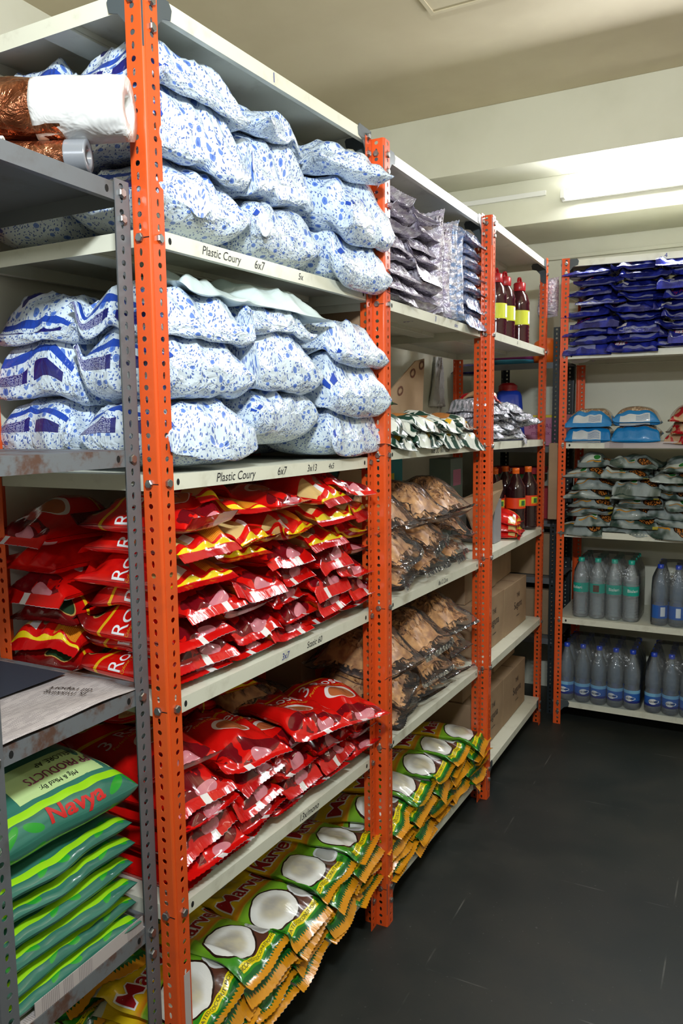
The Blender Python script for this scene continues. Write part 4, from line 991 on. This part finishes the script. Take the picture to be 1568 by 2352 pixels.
for k in range(8):
    for c in range(4):
        P = pl.add('masala_pack', 'masala_film', 0.258 + c * 0.200 + (0.035 if k % 2 else 0.0) + J(0.012), 2.885 + J(0.02), -PI / 2 + J(0.25), 0.22, 0.20, 0.046, wr=0.007, seal=0.013, Na=32, Ns=34, ear=0.09, pleat=0.5, crease=1.5)
        tag(P.o, back_lab('grey-green masala pack', k, c, 'third'), 'masala pack', 'grey-green masala packs')
# newspaper lining hanging over the lip
bm = bmesh.new(); box(bm, 0.34, 0.72, 2.7705, 2.7722, 1.398, 1.428); o = bmo('newspaper', bm, 'newsprint'); tag(o, 'strip of newspaper hanging over the second lip of the end-wall rack', 'newspaper')
# water bottles
r2 = 0.0385
wb = parts_bottle([(0.001, 0.004), (r2 * 0.6, 0.0), (r2 * 0.9, 0.002), (r2, 0.012)] + ribs(r2, 0.015, 0.125, 8) + [(r2, 0.126), (r2 * 0.98, 0.128), (r2 * 0.98, 0.175), (r2, 0.177)] + ribs(r2, 0.178, 0.21, 3) + [(r2 * 0.92, 0.222), (r2 * 0.6, 0.252), (0.0145, 0.27), (0.0135, 0.284)], [(0.0155, 0.278), (0.0155, 0.296), (0.013, 0.298), (0.001, 0.298)], [(r2 * 0.995, 0.128), (r2 * 0.995, 0.174)])
kb = parts_bottle([(0.001, 0.004), (r2 * 0.6, 0.0), (r2 * 0.9, 0.002), (r2, 0.012), (r2, 0.03), (r2 * 0.98, 0.033), (r2 * 0.98, 0.10), (r2 * 0.9, 0.115), (r2, 0.13), (r2, 0.17), (r2 * 0.9, 0.20), (r2 * 0.5, 0.245), (0.0135, 0.265), (0.0125, 0.278)], [(0.0145, 0.272), (0.0145, 0.289), (0.012, 0.291), (0.001, 0.291)], [(r2 * 0.995, 0.035), (r2 * 0.995, 0.098)])
KB2 = [m_.copy() for m_ in kb.values()]; kb2 = dict(zip(kb.keys(), KB2))
def bundle(loc, nx, ny, meshes, mats, label, style, h):
    root = empty('bottle_multipack', loc); tag(root, label, 'pack of bottles')
    for j in range(ny):
        for i in range(nx):
            x = (i - (nx - 1) / 2) * 0.0785; y = (j - (ny - 1) / 2) * 0.0785
            b = bottle_obj(meshes, mats, (x, y, 0.001), root, rz=rnd.uniform(-0.5, 0.5))
            if j == 0 and style == 'b':
                n = 12
                if i != 1:
                    P, F = text_geo('Bisleri', 0.021, 0, 0); a = -PI / 2 + P[:, 0] / r2 + 0.25 * (i - 1.5); rr = r2 + 0.0009
                    me = bpy.data.meshes.new('lettering'); me.from_pydata([(rr * math.cos(t), rr * math.sin(t), 0.152 + z) for t, z in zip(a, P[:, 1])], [], F); link('lettering', me, 'txt_white', b).rotation_euler = (0, 0, -b.rotation_euler[2])
                else:
                    bm = bmesh.new(); vs = []
                    for t in (-0.5, -0.25, 0, 0.25): vs.append([bm.verts.new(((r2 + 0.001) * math.cos(-PI / 2 + t), (r2 + 0.001) * math.sin(-PI / 2 + t), z)) for z in (0.134, 0.168)])
                    for q in range(3): bm.faces.new((vs[q][0], vs[q + 1][0], vs[q + 1][1], vs[q][1]))
                    bmo('picture_patch', bm, 'txt_brown', b)
            if j == 0 and style == 'k':
                rr = r2 + 0.0008; a0 = -PI / 2 + rnd.uniform(-0.3, 0.3); bm = bmesh.new(); c_ = bm.verts.new((rr * math.cos(a0) * 1.002, rr * math.sin(a0) * 1.002, 0.058)); ring = []
                for q in range(20):
                    t = 2 * PI * q / 20; da = 0.52 * math.cos(t) * (1.5 if math.cos(t) > 0.9 else 1); ring.append(bm.verts.new((rr * math.cos(a0 + da), rr * math.sin(a0 + da), 0.058 + 0.014 * math.sin(t))))
                for q in range(20): bm.faces.new((c_, ring[q], ring[(q + 1) % 20]))
                e = bmo('white_emblem', bm, 'label_white', b); 
                P, F = text_geo('kinley', 0.0165, 0.1, 0.01); a = a0 + P[:, 0] / rr; me = bpy.data.meshes.new('lettering'); me.from_pydata([((rr + 0.0008) * math.cos(t), (rr + 0.0008) * math.sin(t), 0.058 + z) for t, z in zip(a, P[:, 1])], [], F); link('lettering', me, 'txt_black', b)
                bm = lathe([(r2 + 0.0004, 0.082), (r2 + 0.0004, 0.098)], 20); bmo('pale_band', bm, 'label_lightblue', b, smooth=True)
                bm = lathe([(r2 + 0.0004, 0.035), (r2 + 0.0004, 0.046)], 20); bmo('dark_band', bm, 'txt_navy', b, smooth=True)
            if j == 0 and style == 's':
                bm = bmesh.new(); vs = []
                for t in (-0.28, 0, 0.28): vs.append([bm.verts.new(((r2 + 0.001) * math.cos(-PI / 2 + t), (r2 + 0.001) * math.sin(-PI / 2 + t), z)) for z in (0.045, 0.090)])
                for q in range(2): bm.faces.new((vs[q][0], vs[q + 1][0], vs[q + 1][1], vs[q][1]))
                bmo('white_patch', bm, 'label_white', b)
    # shrink film: rounded box hugging the bottles, drawn in at the caps
    W, D = nx * 0.0785 / 2 + 0.0015, ny * 0.0785 / 2 + 0.0015; bm = bmesh.new(); rings = []; N = 48
    for z, f in ((0.002, 1.0), (0.05, 1.0), (h * 0.62, 1.0), (h * 0.78, 0.985), (h * 0.9, 0.90), (h + 0.002, 0.80), (h + 0.005, 0.70)):
        ring = []
        for q in range(N):
            t = 2 * PI * q / N; c, s = math.cos(t), math.sin(t); e = 0.30
            x = math.copysign(abs(c) ** e, c) * (W - (1 - f) * 0.16); y = math.copysign(abs(s) ** e, s) * (D - (1 - f) * 0.16)
            w = 0.002 * math.sin(x * 80) if abs(s) > 0.5 else 0
            ring.append(bm.verts.new((x, y + w, z)))
        rings.append(ring)
    for a, b in zip(rings, rings[1:]):
        for q in range(N): bm.faces.new((a[q], a[(q + 1) % N], b[(q + 1) % N], b[q]))
    bm.faces.new(rings[-1]); bmo('shrink_film', bm, 'shrink_film', root, smooth=True)
    return root
bundle((0.352, 2.96, 0.554), 4, 4, wb, {'body': 'bottle_plastic', 'cap': 'teal_plastic', 'label': 'label_teal'}, 'shrink-wrapped water bottles with teal caps and labels, end-wall rack', 'b', 0.298)
bundle((0.72, 2.91, 0.554), 4, 3, kb2, {'body': 'bottle_plastic_blue', 'cap': 'blue_plastic', 'label': 'label_blue'}, 'shrink-wrapped blue bottles with small white patches, fourth tier, end-wall rack', 's', 0.291)
bundle((0.335, 2.93, 0.126), 5, 4, kb, {'body': 'bottle_plastic_blue', 'cap': 'blue_plastic', 'label': 'label_blue'}, 'shrink-wrapped blue-labelled water bottles, left bundle on the lowest tier', 'k', 0.291)
bundle((0.745, 2.93, 0.126), 5, 4, kb, {'body': 'bottle_plastic_blue', 'cap': 'blue_plastic', 'label': 'label_blue'}, 'shrink-wrapped blue-labelled water bottles, right bundle on the lowest tier', 'k', 0.291)

# ------------------------------------------------------------------ the dim corner behind
r = empty('corner_rack', (-0.45, 2.90, 0)); tag(r, 'dark steel rack in the corner behind the farthest side rack', 'rack')
for x in (0.16, 0.55):
    for y in (0.0, 0.34):
        o = link('upright_post', post_mesh(2.0), 'black_steel', r, (x, y, 0), (0, 0, (0 if x < 0.3 else PI / 2) - (PI / 2 if y > 0.1 and x < 0.3 else 0))); s_ = o.modifiers.new('s', 'SOLIDIFY'); s_.thickness = 0.0016
for z in (1.822, 1.40, 1.02, 0.72, 0.40):
    bm = bmesh.new(); box(bm, 0.0, 0.56, 0.0, 0.36, z - 0.002, z); box(bm, 0.0, 0.56, 0.0, 0.002, z - 0.03, z - 0.002); bmo('shelf', bm, 'grey_paint', r)
def tray(z, rr, mat, label, x=-0.20):
    bm = lathe([(0.001, 0), (rr * 0.9, 0), (rr, 0.018), (rr * 1.03, 0.020), (rr * 1.02, 0.022), (rr * 0.97, 0.018), (rr * 0.88, 0.003), (0.001, 0.003)], 40)
    o = bmo('basin', bm, mat, None, (x, 3.06, z), smooth=True); tag(o, label, 'basin')
tray(1.824, 0.15, 'cyan_plastic', 'flat cyan basin at the bottom of the stack on the dark corner rack')
tray(1.848, 0.155, 'pink_plastic', 'flat pink basin stacked on the cyan one, dark corner rack')
bm = lathe([(0.001, 0), (0.06, 0), (0.072, 0.05), (0.06, 0.11), (0.03, 0.13), (0.001, 0.132)], 28); o = bmo('orange_bucket', bm, 'orange_plastic', None, (0.00, 3.02, 1.823), smooth=True); tag(o, 'orange round plastic container behind the far post of the side rack', 'container')
P = Pile(-0.6, 0.4, 2.7, 3.4, 1.824).add('flour_bag', 'label_white', 0.13, 3.08, 0.3, 0.16, 0.15, 0.10, wr=0.006); tag(P.o, 'white bag with dark lettering on the corner rack by the end-wall rack', 'bag')
for x in (0.00, 0.07):
    pass
carton((-0.01, 3.08, 1.402), -0.0, 0.24, 0.16, 0.16, 'carton_pink', 'pink printed carton with yellow top edge on the corner rack', prints=(('py', -0.12, 0.12, 0.145, 0.158, 'yellow_card', 'yellow_band'), ('ty', 'SPECIAL', -0.01, 0.10, 0.035, 'txt_plum'), ('ty', 'mix mix', -0.01, 0.065, 0.03, 'txt_plum')))
carton((-0.18, 3.06, 1.022), 0.0, 0.20, 0.18, 0.20, 'cardboard', 'brown carton under red and green boxes on the corner rack')
carton((-0.17, 3.06, 1.223), 0.0, 0.24, 0.16, 0.028, 'carton_green', 'flat green box beneath the red one on the corner rack', 'box', name='box')
carton((-0.15, 3.06, 1.252), 0.0, 0.28, 0.16, 0.035, 'carton_red', 'flat red box on top of the green one, corner rack', 'box', prints=(('ty', 'CAFE', -0.03, 0.018, 0.03, 'txt_white'),), name='box')
carton((0.02, 3.04, 1.022), 0.0, 0.14, 0.16, 0.16, 'carton_red', 'dark red carton beside the drink bottles on the corner rack')
carton((-0.05, 3.07, 0.722), 0.0, 0.26, 0.2, 0.22, 'cardboard', 'brown carton low on the corner rack, upper one')
carton((-0.05, 3.07, 0.402), 0.0, 0.26, 0.2, 0.24, 'cardboard', 'brown carton low on the corner rack, lower one')
bm = bmesh.new(); box(bm, 0.070, 0.115, 2.80, 2.84, 1.04, 1.42, 0.004); o = bmo('cardboard_roll', bm, 'cardboard'); tag(o, 'upright narrow cardboard strip beside the end-wall rack post', 'cardboard')
P = upright_bag('silver_pouch', 'silver_violet_film', (0.07, 2.83, 2.03), 1.2, 0.10, 0.16, 0.07, 'crumpled silver and blue pouch jutting left of the navy packs', 'foil pouch')
P = Pile(-0.6, 0.4, 2.7, 3.4, 1.78).add('dark_bag', 'navy_film', -0.42, 3.08, 0.3, 0.2, 0.16, 0.07, wr=0.008); tag(P.o, 'dark glossy bag seen behind the far corner of the side rack', 'bag')
bm = bmesh.new(); n = 14; prev = None
for k in range(n + 1):
    a = k / n; ring = [bm.verts.new((-0.485 + 0.018 * math.sin(9 * a * PI + 2 * b), 2.72 + (a - 0.5) * (0.06 + 0.16 * b), 1.86 - 0.25 * b)) for b in (0, 0.25, 0.5, 0.75, 1)]
    if prev:
        for b in range(4): bm.faces.new((prev[b], prev[b + 1], ring[b + 1], ring[b]))
    prev = ring
o = bmo('plastic_sheet', bm, 'white_wrap', smooth=True); tag(o, 'white plastic sheet hanging on the wall behind the middle rack', 'plastic sheet')
s_ = o.modifiers.new('s', 'SOLIDIFY'); s_.thickness = 0.001

# ------------------------------------------------------------------ goods on the grey rack
def roll(p0, p1, rad, mat, label, core=True, crump=0.0, name='wrap_roll', cat='roll'):
    a, b = Vector(p0), Vector(p1); L = (b - a).length; n = 36; bm = bmesh.new(); rings = []; rr = random.Random(int(rad * 1e4))
    zs = [0.0] + [L * k / 24 for k in range(25)] + [L]
    for i, z in enumerate(zs):
        f = 1.0
        if i == 0 or i == len(zs) - 1: f = 0.45
        rings.append([bm.verts.new(((rad * f + (crump * (math.sin(k * 1.9 + z * 60) + math.sin(k * 0.7 - z * 35)) if f == 1 else 0)) * math.cos(2 * PI * k / n), (rad * f + (crump * math.sin(k * 1.3 + z * 80) if f == 1 else 0)) * math.sin(2 * PI * k / n), z)) for k in range(n)])
    for q, w in zip(rings, rings[1:]):
        for k in range(n): bm.faces.new((q[k], q[(k + 1) % n], w[(k + 1) % n], w[k]))
    # spiral core recess
    q0 = [bm.verts.new((rad * 0.4 * math.cos(2 * PI * k / n), rad * 0.4 * math.sin(2 * PI * k / n), L - 0.012)) for k in range(n)]
    for k in range(n): bm.faces.new((rings[-1][k], rings[-1][(k + 1) % n], q0[(k + 1) % n], q0[k]))
    bm.faces.new(q0); bm.faces.new(rings[0][::-1])
    o = bmo(name, bm, mat, None, a, smooth=True); o.rotation_mode = 'QUATERNION'; o.rotation_quaternion = Vector((0, 0, 1)).rotation_difference((b - a).normalized())
    if label: tag(o, label, cat)
    return o
zt = 1.947
ux, uy = -math.cos(0.46), -math.sin(0.46)
def rp(x, y, z, t): return (x + ux * t, y + uy * t, z)
o = roll(rp(0.0, -0.050, zt + 0.104, 0.62), rp(0.0, -0.050, zt + 0.104, 0.10), 0.050, 'copper_foil', 'big copper foil roll with white sleeve on top of the grey rack', crump=0.0022)
w = roll((0, 0, 0.0), (0, 0, 0.15), 0.0512, 'white_wrap', None, name='white_sleeve', crump=0.0012); w.parent = o; w.rotation_mode = 'XYZ'; w.rotation_euler = (0, 0, 0); w.location = (0, 0, 0.475)
o = roll(rp(-0.03, -0.075, zt + 0.027, 0.60), rp(-0.03, -0.075, zt + 0.027, 0.03), 0.025, 'copper_foil', 'thinner copper foil roll beneath the big one on the grey rack', crump=0.0008)
for q_, m_ in ((0.0, 'silver_grey_film'),):
    w = roll((0, 0, 0), (0, 0, 0.035), 0.0262, m_, None, name='foil_end'); w.parent = o; w.rotation_mode = 'XYZ'; w.rotation_euler = (0, 0, 0); w.location = (0, 0, 0.54)
o = roll(rp(-0.09, -0.03, zt + 0.027, 0.58), rp(-0.09, -0.03, zt + 0.027, 0.10), 0.025, 'copper_foil', 'second thin copper foil roll at the back of the grey rack', crump=0.0008)
o = roll(rp(0.06, -0.16, zt + 0.011, 0.55), rp(0.06, -0.16, zt + 0.011, 0.16), 0.009, 'white_plastic', 'thin white plastic pipe lying before the foil rolls on the grey rack')
o = roll(rp(-0.02, -0.05, zt + 0.180, 0.60), rp(-0.02, -0.05, zt + 0.180, 0.36), 0.026, 'maroon_wrap', 'maroon wrapped roll lying on the big copper foil roll', crump=0.001)
# newspaper on the grey rack
bm = bmesh.new(); nx, ny = 26, 14; g = [[None] * ny for _ in range(nx)]
for i in range(nx):
    for j in range(ny):
        x = -0.60 + 0.56 * i / (nx - 1); y = -0.335 + 0.30 * j / (ny - 1)
        g[i][j] = bm.verts.new((x, y, 0.0025 + 0.0022 * math.sin(x * 23 + y * 17) + 0.002 * math.sin(x * 47 - y * 30)))
for i in range(nx - 1):
    for j in range(ny - 1): bm.faces.new((g[i][j], g[i + 1][j], g[i + 1][j + 1], g[i][j + 1]))
o = bmo('newspaper', bm, 'newsprint', None, (0, 0, 1.038), smooth=True); tag(o, 'old newspaper spread on the grey rack shelf', 'newspaper')
s_ = o.modifiers.new('s', 'SOLIDIFY'); s_.thickness = 0.0008; s_.offset = 1
flat_text('headline', 'is missing\ndil report', 0.022, 'txt_black', o, (-0.13, -0.12, 0.0085), (0, 0, PI + 0.3))
bm = bmesh.new(); box(bm, -0.58, -0.21, -0.29, -0.05, 0.0088, 0.0095); q = bmo('dark_page', bm, 'dark_newsprint', o)
pl = Pile(-0.9, 0.2, -0.5, 0.2, 0.566)
bm = bmesh.new(); box(bm, -0.62, -0.043, -0.33, -0.04, 0.563, 0.5655); box(bm, -0.0445, -0.0430, -0.30, -0.045, 0.5655, 0.590); o = bmo('paper_lining', bm, 'newsprint'); tag(o, 'printed paper lining under the green packets on the grey rack', 'paper')
for k in range(7):
    top = k == 6
    P = pl.add('green_packet', 'green_leaf_film' if top else 'green_leaf_film_flat', -0.215 + J(0.004), -0.200, J(0.03), 0.33, 0.310, 0.120 if top else 0.041, ns=6, ne=2.1 if top else 3.2, ear=0.0, wr=0.0009, seal=0.0, Na=40, Ns=60, sag=0.015, lowf=0.42, flat=0.5)
    tag(P.o, 'uppermost green leaf-print packet with red lettering on the grey rack' if top else 'green packet with lime edge, %s layer of the stack, grey rack' % ORD[k], 'green packet', 'green leaf-print packets')
    if top:
        patch(P, 0.34, 0.90, 0.64, 0.82, 'pale_green_paper', 'paper_label')
        on_pack(P, 'JPP PRODUCTS', 0.61, 0.735, 0.022, 'txt_plum', rot=PI, off=0.0016); on_pack(P, 'NELLORE. AP', 0.64, 0.68, 0.015, 'txt_black', rot=PI, off=0.0016); on_pack(P, 'Mfg & Mktd By:', 0.56, 0.79, 0.013, 'txt_black', rot=PI, off=0.0016)
        on_pack(P, 'Navya', 0.55, 0.935, 0.046, 'txt_crimson', bold=0.03)
print('objects', len(bpy.data.objects))
